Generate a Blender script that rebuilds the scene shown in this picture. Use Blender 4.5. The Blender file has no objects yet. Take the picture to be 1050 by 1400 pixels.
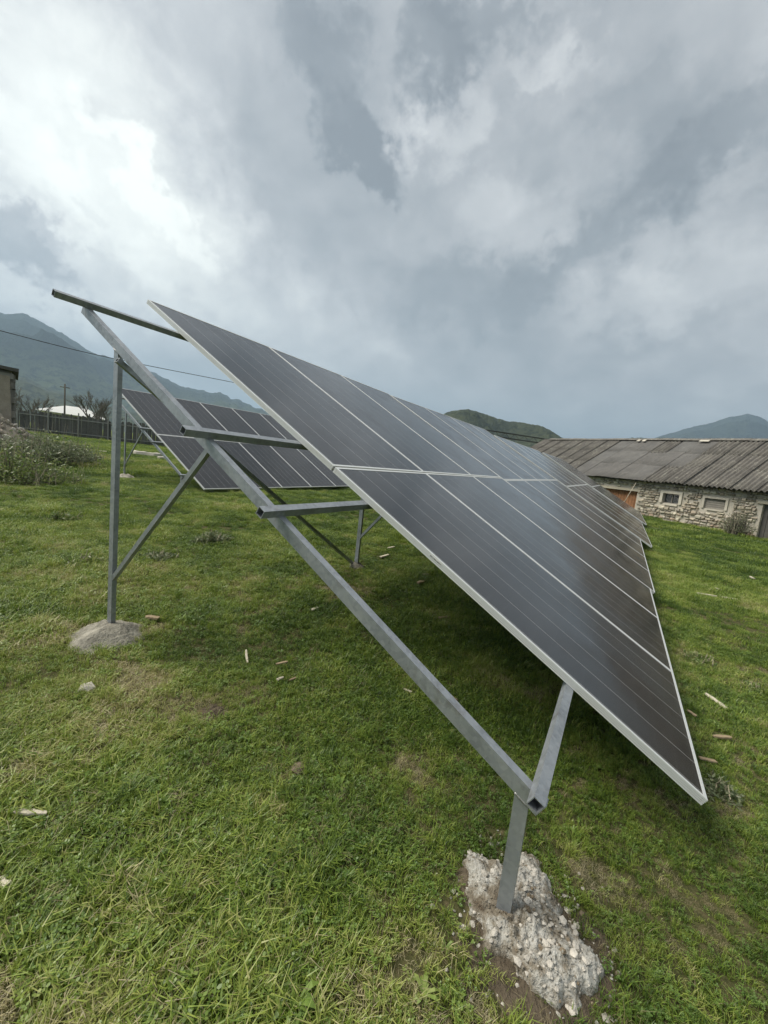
import bpy, math, random
import numpy as np
from mathutils import Matrix, Vector

random.seed(7)
rng = np.random.default_rng(7)
sc = bpy.context.scene
COL = sc.collection
K = 1.149                       # metres per survey unit
Z0 = 0.15                       # survey z of the ground datum

# ---------------------------------------------------------------- camera
YAW, PITCH, ROLL, FPX = 0.512, 0.125, 0.109, 566.26
CAM = np.array([-1.774 * K, 0.430 * K, (1.061 + Z0) * K])
_F = np.array([math.cos(YAW) * math.cos(PITCH), math.sin(YAW) * math.cos(PITCH), -math.sin(PITCH)])
_R = np.array([math.sin(YAW), -math.cos(YAW), 0.0])
_U = np.cross(_R, _F)
RGT = math.cos(ROLL) * _R + math.sin(ROLL) * _U
UPV = -math.sin(ROLL) * _R + math.cos(ROLL) * _U
cam_data = bpy.data.cameras.new('camera')
cam = bpy.data.objects.new('camera', cam_data)
COL.objects.link(cam)
cam_data.sensor_fit = 'VERTICAL'
cam_data.sensor_height = 24.0
cam_data.lens = FPX / 1400 * 24.0
cam_data.clip_start = 0.05
cam_data.clip_end = 30000
m = Matrix.Identity(4)
for i in range(3):
    m[i][0], m[i][1], m[i][2], m[i][3] = RGT[i], UPV[i], -_F[i], CAM[i]
cam.matrix_world = m
sc.camera = cam

def ray(u, v):                  # photo pixel -> direction
    d = _F + RGT * (u - 525) / FPX + UPV * (700 - v) / FPX
    return d / np.linalg.norm(d)

def azel(u, v):
    d = ray(u, v)
    return math.atan2(d[1], d[0]), math.asin(d[2])

# ---------------------------------------------------------------- world, sun, exposure
SUN_AZ, SUN_EL = math.radians(118), math.radians(53)
world = bpy.data.worlds.new('World')
sc.world = world
world.use_nodes = True

class NT:
    """small helper for building node trees"""
    def __init__(self, tree):
        self.t = tree
        self.n = tree.nodes
        self.l = tree.links
    def node(self, kind, **kw):
        nd = self.n.new(kind)
        for k, v in kw.items():
            setattr(nd, k, v)
        return nd
    def put(self, sock, val):
        if hasattr(val, 'links') or isinstance(val, bpy.types.NodeSocket):
            self.l.new(val, sock)
        elif isinstance(val, (tuple, list)) and sock.type == 'RGBA' and len(val) == 3:
            sock.default_value = (*val, 1)
        else:
            sock.default_value = val
    def math(self, op, a, b=0.0, c=0.0, clamp=False):
        nd = self.node('ShaderNodeMath', operation=op, use_clamp=clamp)
        self.put(nd.inputs[0], a); self.put(nd.inputs[1], b); self.put(nd.inputs[2], c)
        return nd.outputs[0]
    def vmath(self, op, a, b=(0, 0, 0), scale=None):
        nd = self.node('ShaderNodeVectorMath', operation=op)
        self.put(nd.inputs[0], a)
        if scale is None: self.put(nd.inputs[1], b)
        else: self.put(nd.inputs['Scale'], scale)
        return nd.outputs['Vector']
    def noise(self, vec, scale, detail=4, rough=0.5, out='Fac', dist=0.0):
        nd = self.node('ShaderNodeTexNoise')
        if vec is not None: self.put(nd.inputs['Vector'], vec)
        nd.inputs['Scale'].default_value = scale
        nd.inputs['Detail'].default_value = detail
        nd.inputs['Roughness'].default_value = rough
        nd.inputs['Distortion'].default_value = dist
        return nd.outputs[out]
    def mix(self, f, a, b, blend='MIX'):
        nd = self.node('ShaderNodeMix', data_type='RGBA', blend_type=blend)
        self.put(nd.inputs[0], f); self.put(nd.inputs[6], a); self.put(nd.inputs[7], b)
        return nd.outputs[2]
    def ramp(self, f, stops, interp='LINEAR'):
        nd = self.node('ShaderNodeValToRGB')
        cr = nd.color_ramp; cr.interpolation = interp
        while len(cr.elements) < len(stops): cr.elements.new(0.5)
        for e, (p, c) in zip(cr.elements, stops):
            e.position = p
            e.color = (*c, 1) if len(c) == 3 else c
        self.put(nd.inputs[0], f)
        return nd.outputs[0]
    def rng(self, v, a, b, c=0.0, d=1.0, smooth=False):
        nd = self.node('ShaderNodeMapRange', interpolation_type='SMOOTHSTEP' if smooth else 'LINEAR')
        self.put(nd.inputs[0], v)
        for k, x in zip((1, 2, 3, 4), (a, b, c, d)): nd.inputs[k].default_value = x
        return nd.outputs[0]

def build_world():
    w = NT(world.node_tree)
    w.n.clear()
    out = w.node('ShaderNodeOutputWorld')
    sky = w.node('ShaderNodeTexSky', sky_type='NISHITA', sun_disc=False)
    sky.sun_elevation = SUN_EL
    sky.sun_rotation = math.pi / 2 - SUN_AZ
    sky.dust_density = 2.0
    tc = w.node('ShaderNodeTexCoord').outputs['Generated']
    d = w.vmath('NORMALIZE', tc)
    sep = w.node('ShaderNodeSeparateXYZ'); w.l.new(d, sep.inputs[0])
    dx, dy, dz = sep.outputs
    az = w.math('ARCTAN2', dy, dx)
    el = w.math('ARCSINE', dz)
    cmb = w.node('ShaderNodeCombineXYZ'); w.l.new(az, cmb.inputs[0]); w.l.new(el, cmb.inputs[1])
    # ragged edges: warp by noise on the direction
    n1 = w.vmath('SUBTRACT', w.noise(d, 3.2, 2, 0.5, 'Color'), (0.5, 0.5, 0.5))
    n2 = w.vmath('SUBTRACT', w.noise(d, 12.0, 10, 0.68, 'Color'), (0.5, 0.5, 0.5))
    ae = w.vmath('ADD', cmb.outputs[0], w.vmath('SCALE', n1, scale=0.05))
    ae = w.vmath('ADD', ae, w.vmath('SCALE', n2, scale=0.26))
    # cloud layer seen from below: noise on a plane overhead
    den = w.math('ADD', w.math('MAXIMUM', dz, 0.0), 0.55)
    pl = w.node('ShaderNodeCombineXYZ')
    w.l.new(w.math('DIVIDE', dx, den), pl.inputs[0]); w.l.new(w.math('DIVIDE', dy, den), pl.inputs[1])
    f1 = w.noise(pl.outputs[0], 2.2, 9, 0.56, dist=0.25)
    f2 = w.noise(pl.outputs[0], 9.0, 9, 0.66, dist=0.35)
    # billows: ridged noise gives rounded lobes with darker creases
    f3 = w.math('ABSOLUTE', w.math('SUBTRACT', w.noise(pl.outputs[0], 4.5, 6, 0.56, dist=0.2), 0.5))
    val = w.math('MULTIPLY_ADD', w.math('SUBTRACT', f1, 0.5), 0.42, 0.470)
    val = w.math('MULTIPLY_ADD', w.math('SUBTRACT', f2, 0.5), 0.34, val)
    val = w.math('MULTIPLY_ADD', w.math('SUBTRACT', f3, 0.08), 0.40, val)
    # cloud masses: photo pixel centre, half axes in pixels, turn, strength
    blobs = [(0, 190, 400, 300, 0, .34), (280, 350, 260, 150, 30, .20), (60, 245, 260, 50, 18, .12),
             (210, 265, 120, 30, 30, .14), (250, 60, 240, 140, 0, .08),
             (492, 192, 66, 54, 20, -.34), (445, 70, 66, 62, 0, -.22), (600, 75, 50, 105, -18, -.30),
             (660, 5, 110, 40, 0, -.14), (520, 225, 45, 40, 0, -.16),
             (632, 170, 70, 60, -30, .17), (735, 60, 70, 50, 0, .18), (570, 170, 36, 55, 0, .10), (840, 140, 420, 240, 0, -.13), (560, 40, 260, 110, 0, -.10), (780, 110, 70, 60, 0, .10),
             (840, 310, 200, 48, -38, -.20), (985, 190, 190, 80, -20, -.20), (880, 130, 110, 60, -10, -.10),
             (600, 405, 190, 65, -14, -.16), (690, 450, 170, 110, 0, -.12), (560, 300, 140, 90, 10, -.04),
             (710, 300, 110, 60, -10, .12), (990, 370, 170, 90, -15, .10), (850, 425, 110, 45, -10, .12),
             (900, 500, 200, 60, 0, -.08), (430, 240, 120, 260, -10, -.10), (480, 430, 110, 60, 0, .10),
             (20, 340, 100, 46, 10, -.30), (75, 358, 50, 18, 20, .14), (128, 294, 34, 18, 0, -.12),
             (30, 410, 130, 30, 0, .10), (250, 490, 120, 40, 20, -.14), (180, 450, 90, 40, 0, .12)]
    for (u, v, a, b, ang, s) in blobs:
        ca, ce = azel(u, v)
        # radians per pixel at this place of the picture
        a1 = azel(u + 5, v); a2 = azel(u, v - 5)
        sx = abs(a1[0] - ca) / 5; sy = abs(a2[1] - ce) / 5
        mp = w.node('ShaderNodeMapping', vector_type='TEXTURE')
        w.l.new(ae, mp.inputs['Vector'])
        mp.inputs['Location'].default_value = (ca, ce, 0)
        mp.inputs['Rotation'].default_value = (0, 0, math.radians(ang) + 0.11)
        mp.inputs['Scale'].default_value = (a * sx * 1.35, b * sy * 1.35, 10)
        g = w.node('ShaderNodeTexGradient', gradient_type='SPHERICAL')
        w.l.new(mp.outputs[0], g.inputs[0])
        sm = w.rng(g.outputs['Fac'], 0.02, 0.62 if a < 130 else 0.85, 0, 1, True)
        val = w.math('MULTIPLY_ADD', sm, s, val)
    col = w.ramp(val, [(0.0, (.165, .175, .185)), (0.22, (.235, .247, .257)), (0.42, (.35, .356, .362)),
                       (0.60, (.485, .49, .488)), (0.80, (.70, .71, .675)), (1.0, (.90, .915, .85))])
    # thinner, bluer and dimmer cloud low over the ground
    low = w.rng(el, 0.22, 0.0, 0.0, 1.0, True)
    col = w.mix(w.math('MULTIPLY', low, 0.45), col, (.34, .38, .40))
    bg1 = w.node('ShaderNodeBackground'); w.l.new(sky.outputs[0], bg1.inputs[0]); bg1.inputs[1].default_value = 0.05
    bg2 = w.node('ShaderNodeBackground'); w.l.new(col, bg2.inputs[0]); bg2.inputs[1].default_value = SKY_GAIN
    mx = w.node('ShaderNodeMixShader'); mx.inputs[0].default_value = 0.95
    w.l.new(bg1.outputs[0], mx.inputs[1]); w.l.new(bg2.outputs[0], mx.inputs[2])
    w.l.new(mx.outputs[0], out.inputs[0])

SKY_GAIN = 0.42
build_world()
sun_data = bpy.data.lights.new('sun', 'SUN')
sun_data.energy = 1.5
sun_data.angle = math.radians(32)
sun_data.color = (1.0, 0.95, 0.86)
sun = bpy.data.objects.new('sun', sun_data)
COL.objects.link(sun)
sd = Vector((math.cos(SUN_EL) * math.cos(SUN_AZ), math.cos(SUN_EL) * math.sin(SUN_AZ), math.sin(SUN_EL)))
sun.rotation_euler = sd.to_track_quat('Z', 'Y').to_euler()
sun.location = (0, 0, 60)
vs = sc.view_settings
vs.view_transform = 'Standard'; vs.look = 'None'; vs.gamma = 1.0; vs.use_curve_mapping = False
vs.exposure = 1.85
sc.cycles.use_denoising = True
sc.cycles.max_bounces = 6
sc.cycles.diffuse_bounces = 3
sc.cycles.glossy_bounces = 3
sc.cycles.transparent_max_bounces = 8
sc.cycles.volume_bounces = 0
sc.cycles.caustics_reflective = False
sc.cycles.caustics_refractive = False

# ---------------------------------------------------------------- helpers
def tag(o, label=None, cat=None, group=None, kind=None):
    if label: o['label'] = label
    if cat: o['category'] = cat
    if group: o['group'] = group
    if kind: o['kind'] = kind
    return o

def empty(name, loc=(0, 0, 0), mat4=None):
    o = bpy.data.objects.new(name, None)
    o.empty_display_size = 0.1
    COL.objects.link(o)
    if mat4 is not None: o.matrix_world = mat4
    else: o.location = loc
    return o

def add(name, data, parent=None, mat4=None):
    o = bpy.data.objects.new(name, data)
    COL.objects.link(o)
    if parent is not None: o.parent = parent
    if mat4 is not None: o.matrix_local = mat4
    return o

class MB:
    def __init__(self): self.v = []; self.f = []; self.mi = []
    def poly(self, verts, faces, mi=0):
        b = len(self.v)
        self.v.extend([tuple(map(float, p)) for p in verts])
        self.f.extend([tuple(b + i for i in f) for f in faces])
        self.mi.extend([mi] * len(faces))
    def box(self, c, s, mi=0, rot=None):
        x, y, z = (q / 2 for q in s)
        P = [(-x, -y, -z), (x, -y, -z), (x, y, -z), (-x, y, -z), (-x, -y, z), (x, -y, z), (x, y, z), (-x, y, z)]
        if rot is not None: P = [tuple(rot @ Vector(p)) for p in P]
        P = [(p[0] + c[0], p[1] + c[1], p[2] + c[2]) for p in P]
        self.poly(P, [(0, 3, 2, 1), (4, 5, 6, 7), (0, 1, 5, 4), (1, 2, 6, 5), (2, 3, 7, 6), (3, 0, 4, 7)], mi)
    def ringtube(self, pts, radii, n=6, cap=True, mi=0):
        pts = [Vector(p) for p in pts]
        vs, fs = [], []
        for i, p in enumerate(pts):
            t = (pts[min(i + 1, len(pts) - 1)] - pts[max(i - 1, 0)])
            if t.length < 1e-9: t = Vector((0, 0, 1))
            t.normalize()
            a = t.orthogonal().normalized(); b = t.cross(a)
            for k in range(n):
                q = 2 * math.pi * k / n
                vs.append(p + (a * math.cos(q) + b * math.sin(q)) * radii[i])
        for i in range(len(pts) - 1):
            for k in range(n):
                fs.append((i * n + k, i * n + (k + 1) % n, (i + 1) * n + (k + 1) % n, (i + 1) * n + k))
        if cap:
            fs.append(tuple(range(n - 1, -1, -1)))
            fs.append(tuple((len(pts) - 1) * n + k for k in range(n)))
        self.poly(vs, fs, mi)
    def mesh(self, name, mats, smooth=False):
        me = bpy.data.meshes.new(name)
        me.from_pydata(self.v, [], self.f)
        for mt in (mats if isinstance(mats, (list, tuple)) else [mats]): me.materials.append(mt)
        me.polygons.foreach_set('material_index', self.mi)
        if smooth: me.polygons.foreach_set('use_smooth', [True] * len(self.f))
        me.update()
        return me

def np_mesh(name, V, F, mat, smooth=False):
    me = bpy.data.meshes.new(name)
    V = np.asarray(V, np.float32); F = np.asarray(F, np.int32)
    me.vertices.add(len(V)); me.vertices.foreach_set('co', V.ravel())
    k = F.shape[1]
    me.loops.add(F.size); me.loops.foreach_set('vertex_index', F.ravel())
    me.polygons.add(len(F)); me.polygons.foreach_set('loop_start', np.arange(0, F.size, k, dtype=np.int32))
    me.polygons.foreach_set('loop_total', np.full(len(F), k, np.int32))
    if smooth: me.polygons.foreach_set('use_smooth', np.ones(len(F), bool))
    me.materials.append(mat)
    me.update(calc_edges=True); me.validate()
    return me

def _hash(i, j, s):
    h = (i.astype(np.int64) * 374761393 + j.astype(np.int64) * 668265263 + s * 974634551) & 0x7fffffff
    h = ((h ^ (h >> 13)) * 1274126177) & 0x7fffffff
    return ((h ^ (h >> 16)) & 0xffff) / 65535.0

def vnoise(x, y, s=0):
    x = np.asarray(x, float); y = np.asarray(y, float)
    i = np.floor(x); j = np.floor(y); fx = x - i; fy = y - j
    fx = fx * fx * (3 - 2 * fx); fy = fy * fy * (3 - 2 * fy)
    a = _hash(i, j, s); b = _hash(i + 1, j, s); c = _hash(i, j + 1, s); d = _hash(i + 1, j + 1, s)
    return (a * (1 - fx) + b * fx) * (1 - fy) + (c * (1 - fx) + d * fx) * fy

def fbm(x, y, s=0, o=4, g=0.5):
    t = 0; a = 1; n = 0
    for k in range(o):
        t = t + a * vnoise(np.asarray(x) * 2 ** k, np.asarray(y) * 2 ** k, s + k * 17); n += a; a *= g
    return t / n

def gz(x, y):                   # height of the ground
    x = np.asarray(x, float); y = np.asarray(y, float)
    b = np.interp(y, [-300, -60, -5, .6, 3.1, 11, 45, 300], [-.6, -.5, -.2, -.06, .07, .14, .42, .7])
    r = np.hypot(x - CAM[0], y - CAM[1])
    k = np.clip((r - 60) / 400, 0, 1)
    b = b * (1 - k) + 0.3 * k
    return b + (fbm(x * .45, y * .45, 3, 3) - .5) * .10 + (vnoise(x * 2.3, y * 2.3, 9) - .5) * .025

def gp(u, v, lift=0.0):         # where the line of sight through a photo pixel meets the ground
    d = ray(u, v); z = 0.0
    for _ in range(30):
        P = CAM + d * (z - CAM[2]) / d[2]
        z = 0.5 * z + 0.5 * float(gz(P[0], P[1]))
    P = CAM + d * (z - CAM[2]) / d[2]
    return Vector((P[0], P[1], float(gz(P[0], P[1])) + lift))

def at_x(u, v, x):
    d = ray(u, v); return Vector(CAM + d * (x - CAM[0]) / d[0])
def at_y(u, v, y):
    d = ray(u, v); return Vector(CAM + d * (y - CAM[1]) / d[1])

# ---------------------------------------------------------------- materials
def mat(name, build):
    mt = bpy.data.materials.new(name); mt.use_nodes = True
    w = NT(mt.node_tree); w.n.clear()
    out = w.node('ShaderNodeOutputMaterial')
    bs = w.node('ShaderNodeBsdfPrincipled')
    w.l.new(bs.outputs[0], out.inputs[0])
    build(w, bs, out)
    return mt

def bump(w, bs, h, strength=0.3, dist=0.01):
    b = w.node('ShaderNodeBump'); b.inputs['Strength'].default_value = strength; b.inputs['Distance'].default_value = dist
    w.put(b.inputs['Height'], h); w.l.new(b.outputs[0], bs.inputs['Normal'])

def objco(w): return w.node('ShaderNodeTexCoord').outputs['Object']
def wpos(w): return w.node('ShaderNodeNewGeometry').outputs['Position']

def plain(name, col, rough=.7, metal=0.0, var=.25, scale=8, bumps=.2, bdist=.004, spec=.5, scale2=None):
    def f(w, bs, out):
        p = wpos(w)
        n = w.noise(p, scale, 6, .6)
        n2 = w.noise(p, scale2 or scale * 7, 4, .6)
        oi = w.node('ShaderNodeObjectInfo').outputs['Random']
        k = w.math('MULTIPLY_ADD', w.math('SUBTRACT', n, .5), 2 * var, 1.0)
        k = w.math('MULTIPLY_ADD', w.math('SUBTRACT', n2, .5), var, k)
        k = w.math('MULTIPLY_ADD', w.math('SUBTRACT', oi, .5), var * .8, k)
        hs = w.node('ShaderNodeVectorMath', operation='SCALE')
        hs.inputs[0].default_value = col; w.l.new(k, hs.inputs['Scale'])
        w.l.new(hs.outputs[0], bs.inputs['Base Color'])
        bs.inputs['Roughness'].default_value = rough; bs.inputs['Metallic'].default_value = metal
        bs.inputs['Specular IOR Level'].default_value = spec
        if bumps: bump(w, bs, n2, bumps, bdist)
    return mat(name, f)

def steel_f(w, bs, out):
    p = wpos(w)
    vo = w.node('ShaderNodeTexVoronoi'); vo.inputs['Scale'].default_value = 60; w.l.new(p, vo.inputs['Vector'])
    n = w.noise(p, 6, 6, .65); n2 = w.noise(p, 40, 4, .6)
    k = w.math('MULTIPLY_ADD', n, .35, w.math('MULTIPLY', vo.outputs['Color'], .12))
    c = w.ramp(k, [(.10, (.20, .215, .23)), (.24, (.32, .34, .355)), (.34, (.39, .405, .418)), (.44, (.52, .53, .54))])
    # smears of dirt
    st = w.rng(w.noise(p, 9, 6, .72), .57, .70, 0, .6)
    c = w.mix(st, c, (.16, .15, .14))
    w.l.new(c, bs.inputs['Base Color'])
    bs.inputs['Metallic'].default_value = .55
    w.l.new(w.rng(n2, .3, .7, .36, .56), bs.inputs['Roughness'])
    bump(w, bs, n2, .08, .002)
M = {}
M['steel'] = mat('galvanised_steel', steel_f)
M['weld'] = plain('weld_bead', (.34, .33, .32), .5, .6, .5, 60, .3, .002)
M['alu'] = plain('brushed_aluminium', (.66, .67, .65), .48, .25, .06, 5, .04, .001)

def cell_f(w, bs, out):
    # object space: x across the panel (0..PW), y up the slope (0..PL)
    sp = w.node('ShaderNodeSeparateXYZ'); w.l.new(objco(w), sp.inputs[0])
    x, y = sp.outputs[0], sp.outputs[1]
    m0 = .030; cw = (PW - 2 * m0) / 6; ch = (PL - 2 * m0) / 24
    def line(c, off, pitch, half):
        q = w.math('DIVIDE', w.math('SUBTRACT', c, off), pitch)
        fr = w.math('ABSOLUTE', w.math('SUBTRACT', w.math('FRACT', w.math('ADD', q, .5)), .5))
        return w.math('LESS_THAN', fr, half / pitch)
    col = line(x, m0, cw, .0020)
    row = line(y, m0, ch, .0007)
    bus = line(x, m0 + cw / 18, cw / 9, .00035)
    oi = w.node('ShaderNodeObjectInfo').outputs['Random']
    base = w.mix(oi, (.009, .0088, .009), (.014, .013, .0125))
    n = w.noise(objco(w), 3.0, 3, .5)
    base = w.mix(w.math('MULTIPLY', n, .5), base, (.011, .011, .012))
    base = w.mix(w.math('MULTIPLY', bus, .14), base, (.22, .22, .23))
    base = w.mix(w.math('MULTIPLY', row, .18), base, (.25, .25, .25))
    base = w.mix(w.math('MULTIPLY', col, .60), base, (.42, .42, .41))
    # fine dust film
    dsx = w.vmath('MULTIPLY', objco(w), (9.0, .6, 1.0)); rt = w.noise(dsx, 2.0, 5, .65)
    du = w.rng(w.math('MULTIPLY_ADD', w.noise(wpos(w), 1.7, 6, .65), .6, w.math('MULTIPLY', rt, .4)), .40, .70, .001, .040)
    base = w.mix(du, base, (.34, .32, .29))
    w.l.new(base, bs.inputs['Base Color'])
    w.l.new(w.rng(w.noise(wpos(w), 2.2, 5, .6), .3, .7, .09, .24), bs.inputs['Roughness'])
    bs.inputs['IOR'].default_value = 1.56
PW, PL = 1.150 * K, 2.012 * K
GAP = .004 * K; GAPY = .014 * K
M['cells'] = mat('solar_cells_under_glass', cell_f)
M['back'] = plain('white_backsheet', (.62, .62, .60), .5, 0, .05, 3, 0)
M['black'] = plain('black_plastic', (.02, .02, .02), .5, 0, .1, 9, 0)
M['concrete'] = plain('pale_concrete', (.27, .252, .205), .95, 0, 1.0, 9, .9, .02, .2, 45)
def mortar_f(w, bs, out):
    p = wpos(w); n = w.noise(p, 8.5, 8, .70); n2 = w.noise(p, 75, 5, .65)
    c = w.ramp(n, [(.36, (.14, .11, .075)), (.44, (.27, .235, .18)), (.51, (.47, .45, .395)), (.68, (.64, .625, .57))])
    c = w.mix(w.rng(n2, .36, .50, .7, 0), c, (.22, .19, .14))
    w.l.new(c, bs.inputs['Base Color']); bs.inputs['Roughness'].default_value = .95; bs.inputs['Specular IOR Level'].default_value = .2
    bump(w, bs, n2, 1.0, .02)
M['mortar'] = mat('crumbled_mortar', mortar_f)
M['stone'] = plain('pale_rubble_stone', (.54, .50, .43), .92, 0, .4, 30, .8, .01, .2)
M['brownstone'] = plain('brown_field_stone', (.22, .175, .12), .92, 0, .35, 30, .8, .01, .2)
M['wood'] = plain('weathered_wood', (.27, .205, .13), .85, 0, .35, 22, .6, .004, .2)
M['palewood'] = plain('bleached_wood', (.50, .45, .35), .85, 0, .25, 22, .6, .004, .2)
M['fence'] = plain('grey_weathered_boards', (.105, .10, .095), .9, 0, .45, 6, .5, .01, .2)
M['fencerail'] = plain('pale_grey_rail', (.22, .22, .21), .9, 0, .3, 6, .5, .01, .2)
M['bark'] = plain('grey_brown_twigs', (.125, .112, .09), .9, 0, .3, 9, .4, .01, .2)
M['blockwall'] = plain('stained_concrete_blocks', (.29, .275, .245), .95, 0, .45, 2.2, .8, .02, .2, 14)
M['darkwood'] = plain('dark_roof_boards', (.10, .095, .085), .9, 0, .3, 4, .5, .01, .2)
M['rubble'] = plain('tan_rubble', (.31, .27, .215), .95, 0, .4, 3, .8, .02, .2)
M['whiteroof'] = plain('white_painted_sheet', (.58, .58, .55), .6, 0, .08, 1.5, .1, .01, .3)
M['dirtywall'] = plain('dull_plaster_wall', (.25, .24, .22), .9, 0, .2, 1.5, .3, .01, .2)
M['rustboard'] = plain('rusty_orange_boards', (.30, .15, .075), .9, 0, .5, 7, .5, .01, .2)
M['plaster'] = plain('white_lime_plaster', (.52, .48, .40), .95, 0, .3, 5, .7, .015, .2, 30)
M['pane'] = plain('dark_dusty_pane', (.035, .04, .042), .25, 0, .3, 4, 0)
M['board'] = plain('grey_window_boards', (.27, .25, .215), .9, 0, .3, 7, .5, .01, .2)
M['lattice'] = plain('dark_painted_steel', (.055, .05, .05), .7, .2, .3, 3, .1)
M['wire'] = plain('black_cable', (.03, .03, .03), .6, 0, .1, 3, 0)

def roof_f(w, bs, out, dark=False):
    p = wpos(w)
    oi = w.node('ShaderNodeObjectInfo').outputs['Random']
    n = w.noise(p, 1.1, 6, .65); n2 = w.noise(p, 14, 5, .65)
    if dark: c = w.ramp(n, [(.3, (.085, .083, .08)), (.7, (.15, .145, .135))])
    else: c = w.ramp(n, [(.3, (.10, .093, .083)), (.55, (.155, .145, .127)), (.75, (.21, .195, .165))])
    c = w.mix(w.math('MULTIPLY', oi, .4), c, (.11, .10, .09))
    def dot(v):
        q = w.node('ShaderNodeVectorMath', operation='DOT_PRODUCT'); w.l.new(p, q.inputs[0]); q.inputs[1].default_value = v; return q.outputs['Value']
    ca, sa = math.cos(math.radians(-35)), math.sin(math.radians(-35))
    st = w.node('ShaderNodeCombineXYZ'); w.l.new(dot((ca * .5, sa * .5, 0)), st.inputs[0]); w.l.new(dot((-sa * 3.0, ca * 3.0, 0)), st.inputs[1])
    li = w.rng(w.math('MULTIPLY_ADD', w.noise(st.outputs[0], 3.0, 5, .7), .6, w.math('MULTIPLY', n2, .4)), .52, .62, 0, .6)          # pale lichen along the corrugations
    c = w.mix(w.math('MULTIPLY', li, .25 if dark else .8), c, (.42, .40, .33))
    dk = w.rng(w.noise(p, 5, 5, .7), .56, .72, 0, .7)
    c = w.mix(dk, c, (.06, .056, .05))
    w.l.new(c, bs.inputs['Base Color']); bs.inputs['Roughness'].default_value = .95
    bs.inputs['Specular IOR Level'].default_value = .2
    bump(w, bs, n2, .5, .01)
M['roof'] = mat('old_corrugated_cement', lambda w, b, o: roof_f(w, b, o))
M['roofdark'] = mat('tarred_flat_sheet', lambda w, b, o: roof_f(w, b, o, True))

def masonry_f(w, bs, out):
    a = w.node('ShaderNodeVertexColor'); a.layer_name = 'tone'
    n = w.noise(wpos(w), 9, 5, .65)
    c = w.mix(w.math('MULTIPLY', w.rng(n, .5, .75), .6), a.outputs[0], (.55, .51, .42))
    w.l.new(c, bs.inputs['Base Color']); bs.inputs['Roughness'].default_value = .95
    bs.inputs['Specular IOR Level'].default_value = .2
    bump(w, bs, w.noise(wpos(w), 30, 5, .6), .7, .02)
M['masonry'] = mat('rubble_masonry', masonry_f)

def ground_f(w, bs, out):
    p = wpos(w)
    n = w.noise(p, .9, 6, .6); n2 = w.noise(p, 22, 6, .7); n3 = w.noise(p, .05, 5, .6)
    near = w.ramp(n2, [(.3, (.03, .034, .013)), (.5, (.07, .07, .028)), (.66, (.12, .098, .052)), (.8, (.19, .15, .09))])
    far = w.ramp(w.noise(p, .35, 6, .7), [(.3, (.13, .18, .03)), (.55, (.19, .24, .045)), (.75, (.25, .27, .075))])
    far = w.mix(w.math('MULTIPLY', w.rng(n3, .4, .7), .5), far, (.13, .135, .06))
    cd = w.node('ShaderNodeVectorMath', operation='DISTANCE'); w.l.new(p, cd.inputs[0]); cd.inputs[1].default_value = tuple(CAM)
    c = w.mix(w.rng(cd.outputs['Value'], 10, 45, 0, 1, True), near, far)
    w.l.new(c, bs.inputs['Base Color']); bs.inputs['Roughness'].default_value = 1
    bs.inputs['Specular IOR Level'].default_value = .1
    bump(w, bs, n2, .8, .02)
M['ground'] = mat('meadow_soil', ground_f)
M['soil'] = plain('brown_dug_soil', (.118, .095, .066), 1, 0, .4, 14, 1, .02, .1, 70)

def leaf_mat(name, stops, attr=True, trans=.35, rough=.42):
    def f(w, bs, out):
        if attr:
            a = w.node('ShaderNodeAttribute', attribute_type='INSTANCER', attribute_name='tint')
            v = a.outputs['Fac']
        else:
            g = w.node('ShaderNodeNewGeometry')
            v = g.outputs['Random Per Island']
        nn = w.noise(wpos(w), 45, 3, .6)
        v = w.math('MULTIPLY_ADD', w.math('SUBTRACT', nn, .5), .9, v)
        if attr: v = w.math('MULTIPLY_ADD', w.math('SUBTRACT', w.node('ShaderNodeNewGeometry').outputs['Random Per Island'], .5), .35, v)
        c = w.ramp(v, stops)
        w.l.new(c, bs.inputs['Base Color']); bs.inputs['Roughness'].default_value = rough
        bs.inputs['Specular IOR Level'].default_value = .5
        tr = w.node('ShaderNodeBsdfTranslucent'); w.l.new(c, tr.inputs[0])
        mx = w.node('ShaderNodeMixShader'); mx.inputs[0].default_value = trans
        w.l.new(bs.outputs[0], mx.inputs[1]); w.l.new(tr.outputs[0], mx.inputs[2]); w.l.new(mx.outputs[0], out.inputs[0])
    return mat(name, f)
M['blade'] = leaf_mat('grass_blades', [(0, (.06, .11, .018)), (.28, (.165, .245, .034)), (.55, (.29, .36, .062)), (.80, (.38, .375, .13)), (1, (.50, .44, .25))])
M['clover'] = leaf_mat('clover_leaves', [(0, (.10, .175, .03)), (.6, (.20, .29, .055)), (1, (.31, .36, .10))])
M['straw'] = leaf_mat('dry_straw', [(0, (.24, .20, .10)), (.6, (.40, .34, .20)), (1, (.52, .46, .30))])
M['leafgrey'] = leaf_mat('grey_green_leaves', [(0, (.085, .12, .05)), (.5, (.17, .205, .10)), (1, (.31, .33, .20))], False)
M['leafweed'] = leaf_mat('weed_leaves', [(0, (.08, .13, .03)), (.5, (.16, .225, .055)), (1, (.30, .31, .13))], False)
M['drystalk'] = plain('dry_pale_stalks', (.33, .29, .20), .9, 0, .3, 9, 0)

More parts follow.
